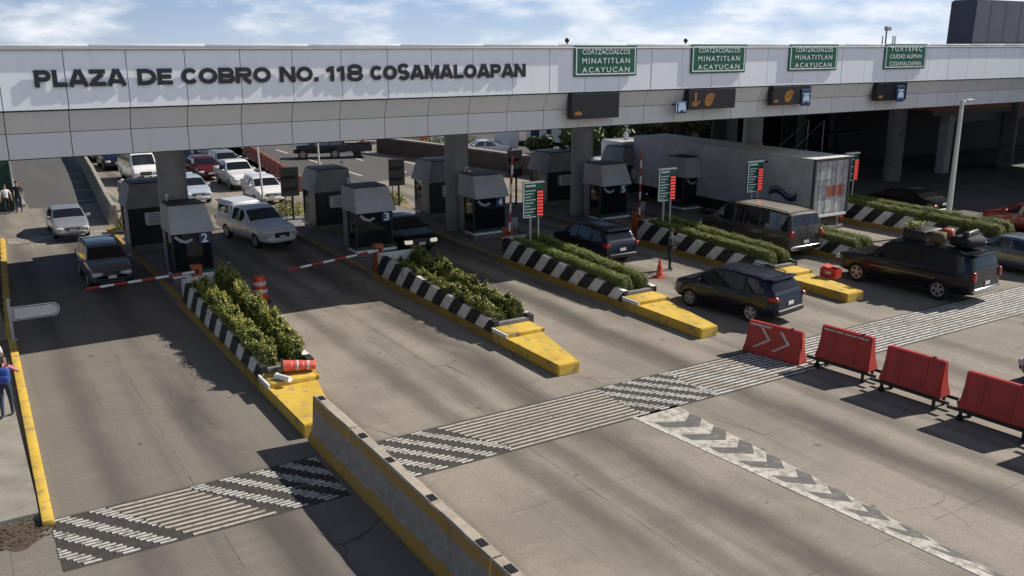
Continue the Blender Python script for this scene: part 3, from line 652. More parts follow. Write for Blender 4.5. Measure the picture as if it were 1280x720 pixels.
mb.build('bracket', M['steel_dark'], t); mb = MB(); mb.ball((0, -.4, .05), (.13, .13, .2)); mb.build('globe', M['white_paint'], t, angle=60)

# ================================================================== ISLANDS, HEDGES, BOOTHS, GATES
def leaf_mesh(points, normals, size, mats, core=None, name='leaves'):
    """Many small leaf quads, each turned at random about its place."""
    n = len(points); rng = np.random
    d1 = rng.normal(size=(n, 3)); d1 /= np.linalg.norm(d1, axis=1)[:, None]
    nn = normals + .62 * rng.normal(size=(n, 3)); nn /= np.linalg.norm(nn, axis=1)[:, None]
    a_ = np.cross(nn, d1); a_ /= np.linalg.norm(a_, axis=1)[:, None] + 1e-9
    b_ = np.cross(nn, a_); s = size * rng.uniform(.6, 1.35, (n, 1))
    v = np.empty((n, 4, 3)); v[:, 0] = points - a_ * s; v[:, 1] = points - b_ * s * .5; v[:, 2] = points + a_ * s; v[:, 3] = points + b_ * s * .5
    vs = v.reshape(-1, 3); fs = np.arange(n * 4).reshape(-1, 4)
    mb = MB()
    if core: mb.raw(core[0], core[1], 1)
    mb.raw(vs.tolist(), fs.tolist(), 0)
    return mb
def hedge(x0, x1, w, y_near, y_far, z0, h_near, h_far, label, leafmat, rough=.12, density=520, leaf=.045, xn0=None, seed=0):
    """One clipped row: lumpy core with leaves through its outer shell. x0 is the row's centre at the far end, x1 at the near end."""
    rng = np.random.RandomState(seed + 3); Ln = y_far - y_near; base = Vector(((x0 + x1) / 2, y_near, z0))
    nb = int(Ln / .28) + 2; ph = rng.uniform(0, 6.28, 6)
    ctl = rng.normal(size=(nb + 4, 12)) * rough
    def shape(u, a_):
        k = u * nb; i = np.clip(k.astype(int), 0, nb + 1); f = k - i; f = f * f * (3 - 2 * f)
        ai = a_ / math.pi * 10; j = np.clip(ai.astype(int), 0, 10); g_ = ai - j
        l = (ctl[i, j] * (1 - f) + ctl[i + 1, j] * f) * (1 - g_) + (ctl[i, j + 1] * (1 - f) + ctl[i + 1, j + 1] * f) * g_
        endt = np.minimum(1, np.minimum(u, 1 - u) * Ln / .30 + .0); endt = np.sqrt(np.clip(1 - (1 - endt) ** 2, 0, 1)) * .9 + .1
        hh = (h_near + (h_far - h_near) * u) * (1 + l) * endt
        ca, sa = np.cos(a_), np.sin(a_); p = .62
        x = np.sign(ca) * np.abs(ca) ** p * (w / 2) * (1 + l) * (endt * .5 + .5) + (x1 + (x0 - x1) * u) - base.x
        z = np.abs(sa) ** p * hh
        return np.stack([x, u * Ln, z], 1)
    uu, aa = np.meshgrid(np.linspace(0, 1, nb * 2 + 1), np.linspace(0, math.pi, 13), indexing='ij')
    core = shape(uu.ravel(), aa.ravel()); cen = np.stack([x1 + (x0 - x1) * uu.ravel() - base.x, uu.ravel() * Ln, np.full(uu.size, .25)], 1)
    core = cen + (core - cen) * .86
    nu, nv = uu.shape
    cf = [(i * nv + j, (i + 1) * nv + j, (i + 1) * nv + j + 1, i * nv + j + 1) for i in range(nu - 1) for j in range(nv - 1)]
    cf += [tuple(range(nv)), tuple((nu - 1) * nv + j for j in range(nv - 1, -1, -1))]
    n = int(density * Ln * (w + 1.4 * (h_near + h_far) / 2))
    u = rng.uniform(0, 1, n); a_ = rng.uniform(0, math.pi, n)
    p = shape(u, a_); c_ = np.stack([x1 + (x0 - x1) * u - base.x, u * Ln, np.full(n, .2)], 1)
    nrm = p - c_; nrm /= np.linalg.norm(nrm, axis=1)[:, None] + 1e-9
    p = c_ + (p - c_) * (1 - .16 * rng.uniform(0, 1, (n, 1)) ** 1.5) + nrm * rng.exponential(.018, (n, 1))
    np.random.seed(seed)
    mb = leaf_mesh(p, nrm, leaf, None, (core.tolist(), cf))
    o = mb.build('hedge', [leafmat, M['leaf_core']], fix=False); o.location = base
    return tag(o, label, 'hedge', 'hedge rows on the toll islands')

def island(x, xr_nose, label, y_nose=19.8, y_hedge=23.6, y_wall=32.2, y_end=48.0, w=1.68, h0=.62, h1=1.10, skew=0.0):
    t = thing('toll_island', label, 'toll island', (x, y_nose, 0), 0, 'toll islands between the lanes')
    t.rotation_euler = (0, 0, skew)
    Yh, Yw, Ye = y_hedge - y_nose, y_wall - y_nose, y_end - y_nose
    # raised base, kerb faces yellow
    mb = MB(); mb.box(.05, w - .05, Yh, Yw + .3, 0, .215); mb.box(-.02, w + .42, Yw + .3, Ye, 0, .21); mb.build('platform', M['concrete_dark'], t)
    mb = MB()
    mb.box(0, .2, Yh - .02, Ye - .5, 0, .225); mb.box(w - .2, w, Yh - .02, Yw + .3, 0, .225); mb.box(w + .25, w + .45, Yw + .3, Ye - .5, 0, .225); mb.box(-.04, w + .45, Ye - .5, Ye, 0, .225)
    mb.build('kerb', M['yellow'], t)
    # the low yellow wedge and the step behind it
    Z = Matrix.Translation((0, 0, 0))
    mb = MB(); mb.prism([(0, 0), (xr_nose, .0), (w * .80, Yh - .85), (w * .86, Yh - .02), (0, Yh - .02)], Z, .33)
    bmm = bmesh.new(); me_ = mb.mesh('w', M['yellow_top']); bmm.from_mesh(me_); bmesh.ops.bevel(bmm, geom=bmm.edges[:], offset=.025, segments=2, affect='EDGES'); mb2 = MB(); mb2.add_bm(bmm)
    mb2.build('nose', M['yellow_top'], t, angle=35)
    mb = MB(); mb.rbox((w * .43, Yh - .45, .39), (w * .74, .85, .14), .025); mb.build('step', M['yellow_top'], t, angle=35)
    mb = MB(); mb.box(.0, .06, Yh - .89, Yh - .02, .33, .45); mb.build('step_edge', M['white_paint'], t); mb = MB(); mb.box(w * .81, w * .81 + .05, Yh - .89, Yh - .02, .33, .45); mb.build('step_edge', M['yellow_top'], t)
    # sloping striped walls
    for xa in (.10, w - .28):
        mb = MB(); T = Matrix.Translation((xa, 0, 0)) @ Matrix(((0, 0, 1, 0), (1, 0, 0, 0), (0, 1, 0, 0), (0, 0, 0, 1)))
        mb.prism([(Yh, .215), (Yw, .215), (Yw, h1), (Yh, h0)], T, .18); mb.build('striped_wall', M['stripes'], t)
    mb = MB(); mb.box(.28, w - .28, Yw - .18, Yw, .215, h1); mb.build('end_wall', M['white_paint'], t); mb = MB(); mb.box(.28, w - .28, Yh, Yh + .15, .215, h0 - .06); mb.build('end_wall', M['concrete_dark'], t)
    mb = MB(); mb.box(.28, w - .28, Yh + .15, Yw - .18, .215, h0 - .12); mb.build('soil', M['soil'], t)
    return t
isl = [  # x of left kerb, nose width, where it stands, kind
    (6.28, .80, 'toll island with shaggy hedges and fallen red barrel behind the concrete barrier'),
    (13.72, .72, 'toll island with a bare yellow wedge nose and untidy hedges, booth 3 on it'),
    (19.45, .72, 'toll island with striped wall whose yellow nose lies beside the dark blue SUV'),
    (26.80, .9, 'toll island with a red box standing on its yellow nose'),
    (31.95, .8, 'toll island behind the black loaded SUV, between brown van and trailer'),
    (39.40, .8, 'toll island with the tall pale pole beyond the truck trailer'),
]
for i, (x, xn, l_) in enumerate(isl):
    island(x, xn, l_, y_nose=(19.4, 19.6, 20.0, 20.3, 20.4, 20.3)[i], y_hedge=(23.0, 23.3, 24.0, 24.0, 24.0, 22.0)[i])
HL = ['shaggy hedge row above the striped wall behind the fallen red barrel', 'shaggy hedge row on the barrel side of the island nearest the concrete barrier',
      'untidy hedge row above the striped wall below booth 3', 'untidy hedge row beside the lane of the car with lit headlights',
      'trimmed hedge row over striped wall under the nearest green price board', 'trimmed hedge row beside the dark SUV under the toll roof',
      'trimmed hedge row over the striped wall behind the police guard', 'trimmed hedge row next to the brown van',
      'trimmed hedge row behind the brown van, on its right', 'trimmed hedge row in front of the truck trailer rear',
      'trimmed hedge row over the striped wall right of the truck trailer', 'long trimmed hedge row behind the tall pale pole']
hd = [ # island, offset far, offset near, y near, y far, width, height near, height far, lumpiness, leaf, leaf size
    (0, .46, .44, 23.3, 31.4, .56, .74, .98, .17, 'leaf', .050), (0, 1.36, 1.26, 23.5, 31.8, .52, .82, 1.16, .20, 'leaf', .050),
    (1, .44, .44, 23.5, 31.3, .50, .55, .76, .24, 'leaf', .046), (1, 1.30, 1.20, 23.5, 31.6, .50, .60, .96, .24, 'leaf', .046),
    (2, .46, .50, 24.2, 31.9, .50, .68, .92, .09, 'leaf_trim', .038), (2, 1.30, 1.24, 24.2, 32.1, .50, .70, 1.04, .09, 'leaf_trim', .038),
    (3, .46, .50, 24.2, 31.9, .50, .72, .92, .08, 'leaf_trim', .038), (3, 1.30, 1.24, 24.2, 32.1, .50, .74, 1.02, .09, 'leaf_trim', .038),
    (4, .46, .50, 24.2, 31.9, .58, .66, .88, .07, 'leaf_trim', .040), (4, 1.30, 1.24, 24.2, 32.1, .58, .66, .92, .07, 'leaf_trim', .040),
    (5, .46, .50, 22.3, 31.9, .60, .80, .92, .07, 'leaf_trim', .042), (5, 1.24, 1.20, 22.3, 32.1, .60, .90, .98, .07, 'leaf_trim', .042)]
for k, (i, a_, b_, yn, yf, w_, hn, hf, ro, lm, ls) in enumerate(hd):
    hedge(isl[i][0] + a_, isl[i][0] + b_, w_, yn, yf, .42, hn - .1, hf - .1, HL[k], M[lm], ro if i < 2 else ro * .55, 1300 if i < 2 else 2300, ls * (.62 if i < 2 else .46), seed=k)

def booth(label, loc, w, rz=0.0, number=None, group='toll booths on the islands', dp=1.5):
    """Front at local y = 0, facing -Y; stands on the island platform."""
    t = thing('toll_booth', label, 'toll booth', loc, rz, group); hw = w / 2
    mb = MB(); mb.box(-hw, hw, .12, dp, 0, .30); mb.build('base', M['concrete_dark'], t)
    mb = MB(); mb.rbox((0, .40, .265), (w + .14, .95, .09), .015); mb.build('ledge', M['white_paint'], t)
    mb = MB(); mb.box(-hw + .03, hw - .03, .06, .20, .311, .44); mb.build('green_band', M['booth_green'], t)
    mb = MB()
    for sx in (-1, 1):
        mb.box(min(sx * hw, sx * (hw - .08)), max(sx * hw, sx * (hw - .08)), .10, .20, .44, 1.98)
        mb.box(min(sx * hw, sx * (hw - .07)), max(sx * hw, sx * (hw - .07)), .95, dp, .30, 1.98)
        mb.box(min(sx * hw, sx * (hw - .07)), max(sx * hw, sx * (hw - .07)), .20, .95, .30, .75)
    mb.box(-hw + .07, hw - .07, dp - .08, dp, .30, 1.98); mb.box(-hw + .02, hw - .02, .2, dp - .1, 1.90, 1.97)
    mb.build('wall', M['booth_dark'], t)
    mb = MB(); mb.box(-hw + .08, hw - .08, .13, .145, .44, 1.95); mb.build('windscreen', M['glass'], t)
    for sx in (-1, 1):
        mb = MB(); xa = sx * (hw - .045); mb.box(xa - .008, xa + .008, .20, .95, .75, 1.9); mb.build('side_window', M['glass'], t)
        mb = MB(); xa = sx * (hw + .008); mb.box(xa - .012, xa + .012, .98, dp - .05, .32, 1.9); dr = mb.build('door', M['booth_grey'], t)
        mb = MB(); mb.rbox((sx * (hw + .04), 1.05, 1.1), (.05, .12, .03), .01); mb.build('handle', M['chrome'], dr)
    mb = MB(); mb.box(-hw + .15, hw - .15, .30, .65, .85, .9); mb.box(-.35, .1, .40, .55, .9, 1.25); mb.build('desk', M['booth_grey'], t)
    b_ = bmesh.new()
    lo = [(-hw - .05, -.16, 1.92), (hw + .08, -.16, 1.92), (hw + .08, dp + .08, 1.92), (-hw - .05, dp + .08, 1.92)]
    hi = [(-hw - .02, .10, 2.95), (hw - .17, .10, 2.95), (hw - .17, dp - .05, 2.95), (-hw - .02, dp - .05, 2.95)]
    V_ = [b_.verts.new(p) for p in lo + hi]
    for f in ((0, 1, 5, 4), (1, 2, 6, 5), (2, 3, 7, 6), (3, 0, 4, 7), (3, 2, 1, 0), (4, 5, 6, 7)): b_.faces.new([V_[q] for q in f])
    bmesh.ops.bevel(b_, geom=b_.edges[:], offset=.02, segments=2, affect='EDGES')
    mb = MB(); mb.add_bm(b_); mb.build('hood', M['booth_hood_rear' if dp > 1.6 else 'booth_hood'], t, angle=35)
    mb = MB(); mb.box(-hw + .04, hw - .24, .16, dp - .10, 2.95, 3.0); mb.build('roof_tray', M['black'], t)
    mb = MB(); mb.rbox((-.15, dp - .02 + .16, 1.45), (.75, .28, .55), .03); ac = mb.build('air_conditioner', M['white_paint'], t)
    mb = MB()
    for q in range(5): mb.box(-.45, .10, dp + .282, dp + .290, 1.26 + q * .09, 1.29 + q * .09)
    mb.build('grille', M['booth_dark'], ac)
    mb = MB(); mb.cyl((-hw + .2, dp - .3, 2.95), (-hw + .2, dp - .3, 3.25), .03, n=8); mb.rbox((-hw + .2, dp - .42, 3.24), (.10, .22, .09), .02); mb.build('camera', M['white_paint'], t)
    if number:
        mb = MB(); mb.rbox((hw - .30, .085, 1.66), (.42, .02, .44), .01); nb = mb.build('number_plate', M['blue_sign'], t)
        vs, fs = text_mesh(number, .24, .34, .008, bold=.02); mb = MB(); mb.raw([(p[0] + hw - .30, p[1] + .072, p[2] + 1.49) for p in vs], fs); mb.build('numeral', M['sign_white'], nb)
        mb = MB()
        T = Matrix.Translation((-.28, .125, 1.66)) @ Matrix.Rotation(rad(90), 4, 'X')
        mb.prism([(-.38, .10), (-.28, .16), (-.12, .02), (.06, -.06), (.28, .02), (.33, -.06), (.08, -.17), (-.16, -.10)], T, .008); mb.build('sticker', M['grey_metal'], t)
    return t
booth('toll booth with a white number 2 on its window', (7.48, 34.9, .215), 1.52, 0, '2')
booth('toll booth with a white number 3 on its window', (15.1, 35.3, .215), 1.72, 0, '3')
booth('toll booth behind the nearest green price board, column at its back', (21.15, 35.9, .215), 1.72, 0, '4')
booth('toll booth behind a raised boom, left of the second price board', (28.45, 35.9, .215), 1.75, 0, '5')
booth('toll booth close to the dark side of the truck trailer', (34.0, 35.9, .215), 1.75, 0, '6')
booth('toll booth hidden behind the truck trailer', (40.6, 36.0, .215), 1.8)
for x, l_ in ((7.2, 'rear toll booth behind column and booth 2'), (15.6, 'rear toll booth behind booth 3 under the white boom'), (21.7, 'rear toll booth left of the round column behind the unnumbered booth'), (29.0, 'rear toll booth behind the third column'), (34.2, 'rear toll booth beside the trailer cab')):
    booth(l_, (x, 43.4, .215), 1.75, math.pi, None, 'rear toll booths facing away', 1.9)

def gate(label, loc, arm, tilt, colour='orange', rz=math.pi, L_=3.7, board=True):
    t = thing('barrier_gate', label, 'barrier gate', loc, rz, 'boom barrier gates')
    mb = MB(); mb.rbox((0, 0, .5), (.34, .34, 1.0), .03); mb.box(-.2, .2, -.2, .2, 0, .04); mb.build('housing', M[colour], t, angle=35)
    mb = MB(); mb.rbox((0, -.02, 1.02), (.38, .38, .06), .02); mb.build('housing_cap', M[colour], t, angle=35)
    mb = MB(); mb.rbox((.05, .0, .86), (.16, .46, .16), .02); mb.build('pivot', M['steel_dark'], t)
    if arm:
        T = Matrix.Translation((0.05, .23, .86)) @ Matrix.Rotation(tilt, 4, 'Y')
        mb = MB(); nseg = 8
        for k in range(nseg): mb.rbox((.05 + L_ * (k + .5) / nseg, 0, 0), (L_ / nseg - .002, .05, .085), .015, mi=(0 if k % 2 == 0 else 1), T=T)
        mb.build('boom', [M['white_paint'], M['red_paint']], t, angle=35)
    if board:
        mb = MB(); mb.cyl((-.45, -.1, 0), (-.45, -.1, 1.1), .03); mb.rbox((-.45, -.16, 1.2), (.34, .04, .46), .02); mb.build('card_reader', M['booth_grey'], t)
    return t
gate('boom gate on booth 2 island, its striped boom down across the lane', (7.15, 33.2, .215), True, rad(2), L_=3.65, board=False)
gate('orange boom gate before booth 3, striped boom down towards the orange barrel', (14.2, 33.0, .215), True, rad(5), L_=3.7, board=False)
gate('orange gate with boom raised upright before the nearest green price board', (20.4, 33.2, .215), True, rad(-93), L_=3.3)
gate('orange gate with boom raised upright left of the second price board', (27.75, 33.3, .215), True, rad(-90), L_=3.0)
def raised_pole(label, loc, z0, z1, lean):
    t = thing('raised_boom', label, 'boom barrier', loc, 0, 'white raised booms at the entry lanes')
    mb = MB(); mb.rbox((0, 0, z0 * .5), (.3, .3, z0), .02); mb.build('housing', M['booth_grey'], t)
    mb = MB(); mb.cyl((0, 0, z0), (lean, 0, z1), .06, .045, n=8); mb.build('boom', M['pole_white'], t)
raised_pole('white raised boom beside the pale pickup with a rear cap', (13.95, 47.4, .22), .9, 3.7, -.12)
raised_pole('white raised boom standing behind the rear booth of lane 3', (16.35, 45.2, .22), 2.2, 5.0, -.05)

def price_board(label, x, y=31.0, z0=2.08, face=-1, w=.98, h=1.42, post=.55):
    t = thing('price_board', label, 'price board', (x, y, 0), 0, 'price boards on posts')
    mb = MB(); mb.rbox((0, .06, z0 + h / 2), (w, .10, h), .015); mb.build('panel', M['sign_green'], t)
    mb = MB(); mb.box(-w / 2 - .02, w / 2 + .02, -.03, .14, z0 + h, z0 + h + .06); mb.box(-w / 2 - .02, -w / 2 + .03, 0, .012, z0, z0 + h); mb.box(-w / 2, w / 2, 0, .012, z0, z0 + .04); mb.build('frame', M['sign_white'], t)
    mb = MB(); rows = 9
    for k in range(rows):
        zz = z0 + h * (.06 + .80 * k / rows); ln_ = .30 + .14 * ((k * 7) % 3)
        mb.box(-w * .42, -w * .42 + ln_ * .9, -.008, .010, zz, zz + .035)
    mb.box(-w * .40, w * .1, -.008, .010, z0 + h * .90, z0 + h * .95)
    mb.build('price_lines', M['sign_white'], t)
    mb = MB()
    mb.rbox((w * .29, -.02, z0 + h * .41), (w * .36, .06, h * .80), .02); ld = mb.build('led_cabinet', M['black'], t)
    mb = MB()
    for k in range(8):
        zz = z0 + h * (.045 + .095 * k)
        for q in range(4): mb.rbox((w * (.175 + .075 * q), -.055, zz + .045), (.058, .012, .092), .008)
    mb.build('digits', M['red_led'], ld)
    mb = MB(); mb.cyl((-.1, .1, .4), (-.1, .1, z0), .06, n=12); mb.build('post', M['grey_metal'], t, angle=40)
    mb = MB(); mb.cyl((.28, .06, .4), (.28, .06, z0), .028, n=8); mb.build('conduit', M['pole_white'], t, angle=40)
    return t
price_board('green price board with red digits on the island before the dark SUV under the roof', 20.32, 31.0, 2.07)
price_board('green price board with red digits behind the standing guard', 27.55, 31.0, 2.12)
price_board('green price board with red digits standing against the truck trailer side', 32.72, 30.6, 2.15)
price_board('green price board with red digits right of the truck trailer rear', 40.25, 31.0, 2.05)
def sign_back(label, loc, w=.95, h=1.5, z0=1.75):
    t = thing('blank_board', label, 'sign', loc, 0, 'dark backs of boards facing the far traffic')
    mb = MB(); mb.rbox((0, 0, z0 + h / 2), (w, .10, h), .02); mb.build('panel', M['sign_back'], t)
    mb = MB(); mb.box(-w / 2 + .05, w / 2 - .05, -.075, -.05, z0 + h * .3, z0 + h * .34); mb.box(-w / 2 + .05, w / 2 - .05, -.075, -.05, z0 + h * .7, z0 + h * .74); mb.build('rail', M['steel_dark'], t)
    mb = MB(); mb.cyl((.1, 0, 0), (.1, 0, z0), .06, n=10); mb.build('post', M['steel_dark'], t); mb = MB(); mb.cyl((-.28, 0, 0), (-.28, 0, z0), .025, n=8); mb.build('conduit', M['steel_dark'], t)
sign_back('dark back of a board beside the white hatchback', (14.85, 43.6 + 2.0, .2), z0=1.2)
sign_back('dark back of a board against the sunlit concrete between rear booths', (21.2, 46.3, .2), z0=1.15)
sign_back('dark back of a board before the far planter, right of the second column', (26.9, 43.0, .2), z0=1.6)
mbt = thing('service_cabinet', 'grey cabinet beside the rear booth of lane 2, near the worker with orange cloth', 'cabinet', (7.3, 46.2, .215))
mb = MB(); mb.rbox((0, 0, 1.25), (1.1, .5, 2.5), .03); mb.build('body', M['booth_grey'], mbt); mb = MB(); mb.rbox((.1, -.27, 1.7), (.5, .03, .5), .02); mb.build('hatch', M['booth_dark'], mbt)

# ================================================================== BARRIERS AND SMALL STREET OBJECTS
def jersey(label, x, y0, y1, group, mat_=None, h=1.12, w0=.62, w1=.24, slots=(), rz=0, cap=.0):
    t = thing('concrete_barrier', label, 'concrete barrier', (x, y0, 0), rz, group); Ln = y1 - y0 - .02
    pr = [(-w0 / 2, 0), (w0 / 2, 0), (w0 / 2, .10), (w0 * .30, .33), (w1 / 2, h - .03), (w1 / 2 - .03, h), (-w1 / 2 + .03, h), (-w1 / 2, h - .03), (-w0 * .30, .33), (-w0 / 2, .10)]
    T = Matrix(((1, 0, 0, 0), (0, 0, 1, 0), (0, 1, 0, 0), (0, 0, 0, 1)))
    mb = MB(); k = max(2, int(Ln / .4))
    n_ = len(pr); rg = random.Random(int(y0 * 7)); vs = []
    for i in range(k + 1):
        for (px_, pz_) in pr: vs.append((px_ + rg.uniform(-.006, .006), Ln * i / k, max(0, pz_ + (rg.uniform(-.010, .006) if pz_ > 1 else 0))))
    fs = [(i * n_ + j, i * n_ + (j + 1) % n_, (i + 1) * n_ + (j + 1) % n_, (i + 1) * n_ + j) for i in range(k) for j in range(n_)] + [tuple(range(n_)), tuple(k * n_ + j for j in range(n_ - 1, -1, -1))]
    mb.raw(vs, fs)
    mb.build('body', mat_ or M['barrier'], t)
    for s_ in slots:
        mb = MB(); mb.box(-w1 * .26, w1 * .30, s_, s_ + .24, h - .05, h + .008); sl = mb.build('lifting_slot', M['black'], t)
    mb = MB(); mb.rbox((0, -.006, h * .6), (.10, .012, .35), .003); mb.build('end_key', M['concrete_dark'], t)
    return t
jersey('short end length of the yellow and grey concrete barrier, touching the island nose', 6.58, 17.0, 19.15, 'concrete barrier lengths splitting the lanes', slots=(1.78,))
jersey('long middle length of the yellow and grey concrete barrier in the foreground', 6.58, 11.05, 16.98, 'concrete barrier lengths splitting the lanes', slots=(.35, 2.15, 3.95, 5.3))
jersey('length of concrete barrier running out of the bottom edge of the picture', 6.58, 5.0, 11.03, 'concrete barrier lengths splitting the lanes', slots=(5.5, 3.6))
ms = [(6.95, 50.0), (7.25, 54.4), (7.6, 58.8), (7.95, 63.2), (8.3, 67.6), (8.6, 72.0), (8.9, 76.4), (9.15, 80.8), (9.4, 85.2), (9.6, 89.6)]
for i, ((xa, ya), (xb, yb)) in enumerate(zip(ms, ms[1:])):
    jersey('weathered concrete barrier nearest the silver saloon, at the near end of the far median' if i == 0 else 'weathered grey concrete barrier in the long median behind the silver saloon', xa, ya, ya + 4.37, 'median barriers behind the toll lanes', M['concrete'], h=1.0, rz=-math.atan2(xb - xa, yb - ya))
WB = 'red plastic barriers on wheeled frames'
def water_barrier(label, loc, rz, Ln=1.85, z=.32, marks='strip', group=WB):
    """Long axis along local Y; marked face is -X."""
    t = thing('plastic_barrier', label, 'plastic barrier', loc, rz, group)
    b_ = bmesh.new(); rows = []
    for zz, hw_, ex in ((0, .25, .07), (.10, .245, .06), (.26, .19, .03), (.55, .13, .01), (.93, .085, 0), (.95, .07, -.01)):
        hl = Ln / 2 + ex; rows.append([b_.verts.new(p) for p in ((-hw_, -hl, zz + z), (-hw_, -hl * .33, zz + z), (-hw_, hl * .33, zz + z), (-hw_, hl, zz + z), (hw_, hl, zz + z), (hw_, 0, zz + z), (hw_, -hl, zz + z))])
    for a_, c_ in zip(rows, rows[1:]):
        for k in range(7): b_.faces.new((a_[k], a_[(k + 1) % 7], c_[(k + 1) % 7], c_[k]))
    b_.faces.new(rows[-1]); b_.faces.new(rows[0][::-1])
    bmesh.ops.recalc_face_normals(b_, faces=b_.faces); bmesh.ops.bevel(b_, geom=[e_ for e_ in b_.edges if e_.calc_face_angle(0) > .6], offset=.022, segments=2, affect='EDGES')
    mb = MB(); mb.add_bm(b_); mb.build('shell', M['red_plastic'], t, angle=40)
    for yy in (-Ln * .47, -Ln * .22, Ln * .22, Ln * .47):
        mb = MB()
        for sx in (-1, 1):
            q_ = [(sx * (xx + dx), zz_ + z) for dx in (0, .022) for xx, zz_ in ((.24, .12), (.186, .26), (.128, .55), (.092, .86))]
            vs = [(x_, yy + dy, z_) for dy in (-.03, .03) for x_, z_ in q_]
            mb.raw(vs, [(4, 5, 13, 12), (5, 6, 14, 13), (6, 7, 15, 14), (0, 1, 5, 4), (1, 2, 6, 5), (2, 3, 7, 6), (8, 9, 13, 12), (9, 10, 14, 13), (10, 11, 15, 14), (3, 7, 15, 11)])
        if marks != 'chevron': mb.build('rib', M['red_plastic'], t)
    mb = MB(); mb.cyl((0, -Ln * .3, .94 + z), (0, -Ln * .3, .975 + z), .05); mb.build('filler_cap', M['black'], t)
    def xs_(zz): return -(np.interp(zz, (0, .10, .26, .55, .93), (.25, .245, .19, .13, .085)) + .006)
    def strip(pts, w_):
        m_ = MB()
        for (ya, za), (yb, zb) in zip(pts, pts[1:]):
            m_.raw([(xs_(za - w_), ya, za - w_ + z), (xs_(zb - w_), yb, zb - w_ + z), (xs_(zb + w_), yb, zb + w_ + z), (xs_(za + w_), ya, za + w_ + z)], [(0, 1, 2, 3), (3, 2, 1, 0)])
        return m_
    if marks == 'chevron':
        for yc in (.28, -.35):
            m_ = MB()
            for (ya, za), (yb, zb) in (((yc + .12, .82), (yc - .16, .50)), ((yc - .16, .50), (yc + .30, .20))):
                m_.raw([(xs_(za), ya + .05, za + z), (xs_(zb), yb + .05, zb + z), (xs_(zb), yb - .05, zb + z), (xs_(za), ya - .05, za + z)], [(0, 1, 2, 3)])
            m_.build('chevron', M['white_tape'], t, fix=False)
        strip([(.80, .87), (.1, .87)], .03).build('tape', M['white_tape'], t, fix=False)
        m_ = MB(); m_.rbox((0, -Ln / 2 - .02, .5 + z), (.16, .03, .5), .01); m_.build('end_panel', M['orange_plastic'], t)
    elif marks == 'strip':
        strip([(.70, .86), (.1, .86)], .022).build('tape', M['white_tape'], t, fix=False); strip([(.04, .86), (-.70, .86)], .022).build('tape', M['white_tape'], t, fix=False)
    if z > .1:
        mb = MB()
        for sx in (-.24, .24): mb.box(sx - .03, sx + .03, -Ln / 2 - .30, Ln / 2 + .30, z - .08, z - .005)
        for yy in (-.6, .6): mb.box(-.24, .24, yy - .03, yy + .03, z - .07, z - .015)
        fr = mb.build('frame', M['steel_dark'], t)
        for sx in (-.24, .24):
            for yy in (Ln / 2 - .05,):
                mb = MB(); mb.cyl((sx - .03, yy, .085), (sx + .03, yy, .085), .085, n=14); mb.box(sx - .035, sx + .035, yy - .03, yy + .03, .10, z - .08); mb.build('wheel', M['tyre'], fr)
            mb = MB(); mb.box(sx - .03, sx + .03, -Ln / 2 + .05, -Ln / 2 + .12, 0, z - .08); mb.build('foot', M['steel_dark'], fr)
    return t
water_barrier('red plastic barrier with two white chevrons, flat on the rumble strip', (20.15, 17.62, .02), rad(12), 1.75, 0.0, 'chevron', 'red plastic barriers')
water_barrier('red plastic barrier with a pale worn strip along its top, first on wheels', (20.74, 15.56, 0), rad(6), 1.56)
water_barrier('plain red plastic barrier on wheels, right after the pale striped one', (20.70, 13.38, 0), rad(4), 1.60, marks='')
water_barrier('red plastic barrier on wheels cut by the right edge of the picture', (20.68, 11.08, 0), rad(4), 1.66, marks='')
water_barrier('red plastic barrier on wheels outside the picture whose shadow shows at the lower right edge', (20.5, 8.95, 0), rad(4), 1.72, marks='')
OB = 'orange barriers along the far road'
for i in range(13):
    y = 56.0 + i * 1.75; x = 18.9 + (y - 56) * .125
    t = thing('plastic_barrier', 'faded orange plastic barrier in the row beside the far dark road', 'plastic barrier', (x, y, 0), rad(-7), OB)
    mb = MB(); b_ = bmesh.new(); T = Matrix(((1, 0, 0, 0), (0, 0, 1, -.70), (0, 1, 0, 0), (0, 0, 0, 1)))
    mb.prism([(-.25, 0), (.25, 0), (.25, .12), (.12, .4), (.08, .95), (-.08, .95), (-.12, .4), (-.25, .12)], T, 1.38); mb.build('shell', mat('orange_faded', (0.36, 0.085, 0.06), .6, var=.4, vscale=2), t)
    mb = MB(); mb.box(-.262, -.252, -.5, .5, .02, .10); mb.build('tape', M['white_tape'], t)
def barrel(label, loc, rot=(0, 0, 0), body='orange_plastic', bz=(.68, .40), bh=.12):
    t = thing('traffic_barrel', label, 'traffic barrel', loc); t.rotation_euler = rot
    mb = MB(); mb.lathe([(.32, 0), (.32, .05), (.29, .06), (.28, .30), (.26, .32), (.255, .62), (.235, .64), (.23, .92), (.20, .98), (.06, 1.0)], 24); mb.build('drum', M[body], t, angle=40)
    for z in bz:
        mb = MB(); r_ = .236 if z > .6 else .262; mb.lathe([(r_, z), (r_ + .004, z + .01), (r_ + .002, z + bh), (r_ - .004, z + bh + .01)], 24); mb.build('band', M['white_tape'], t, angle=40)
    mb = MB(); mb.lathe([(.36, 0), (.37, .04), (.30, .07)], 24); mb.build('rubber_base', M['tyre'], t, angle=40)
    return t
barrel('orange barrel with white bands standing in the shade beside the hedge of booth 2', (8.9, 31.45, 0))
fb = barrel('orange red barrel lying on its side on the island nose behind the concrete barrier', (6.85, 22.75, .66), (rad(92), rad(12), rad(72)), 'fallen_red', (.74, .44), .05); fb.scale = (.72, .56, .92)
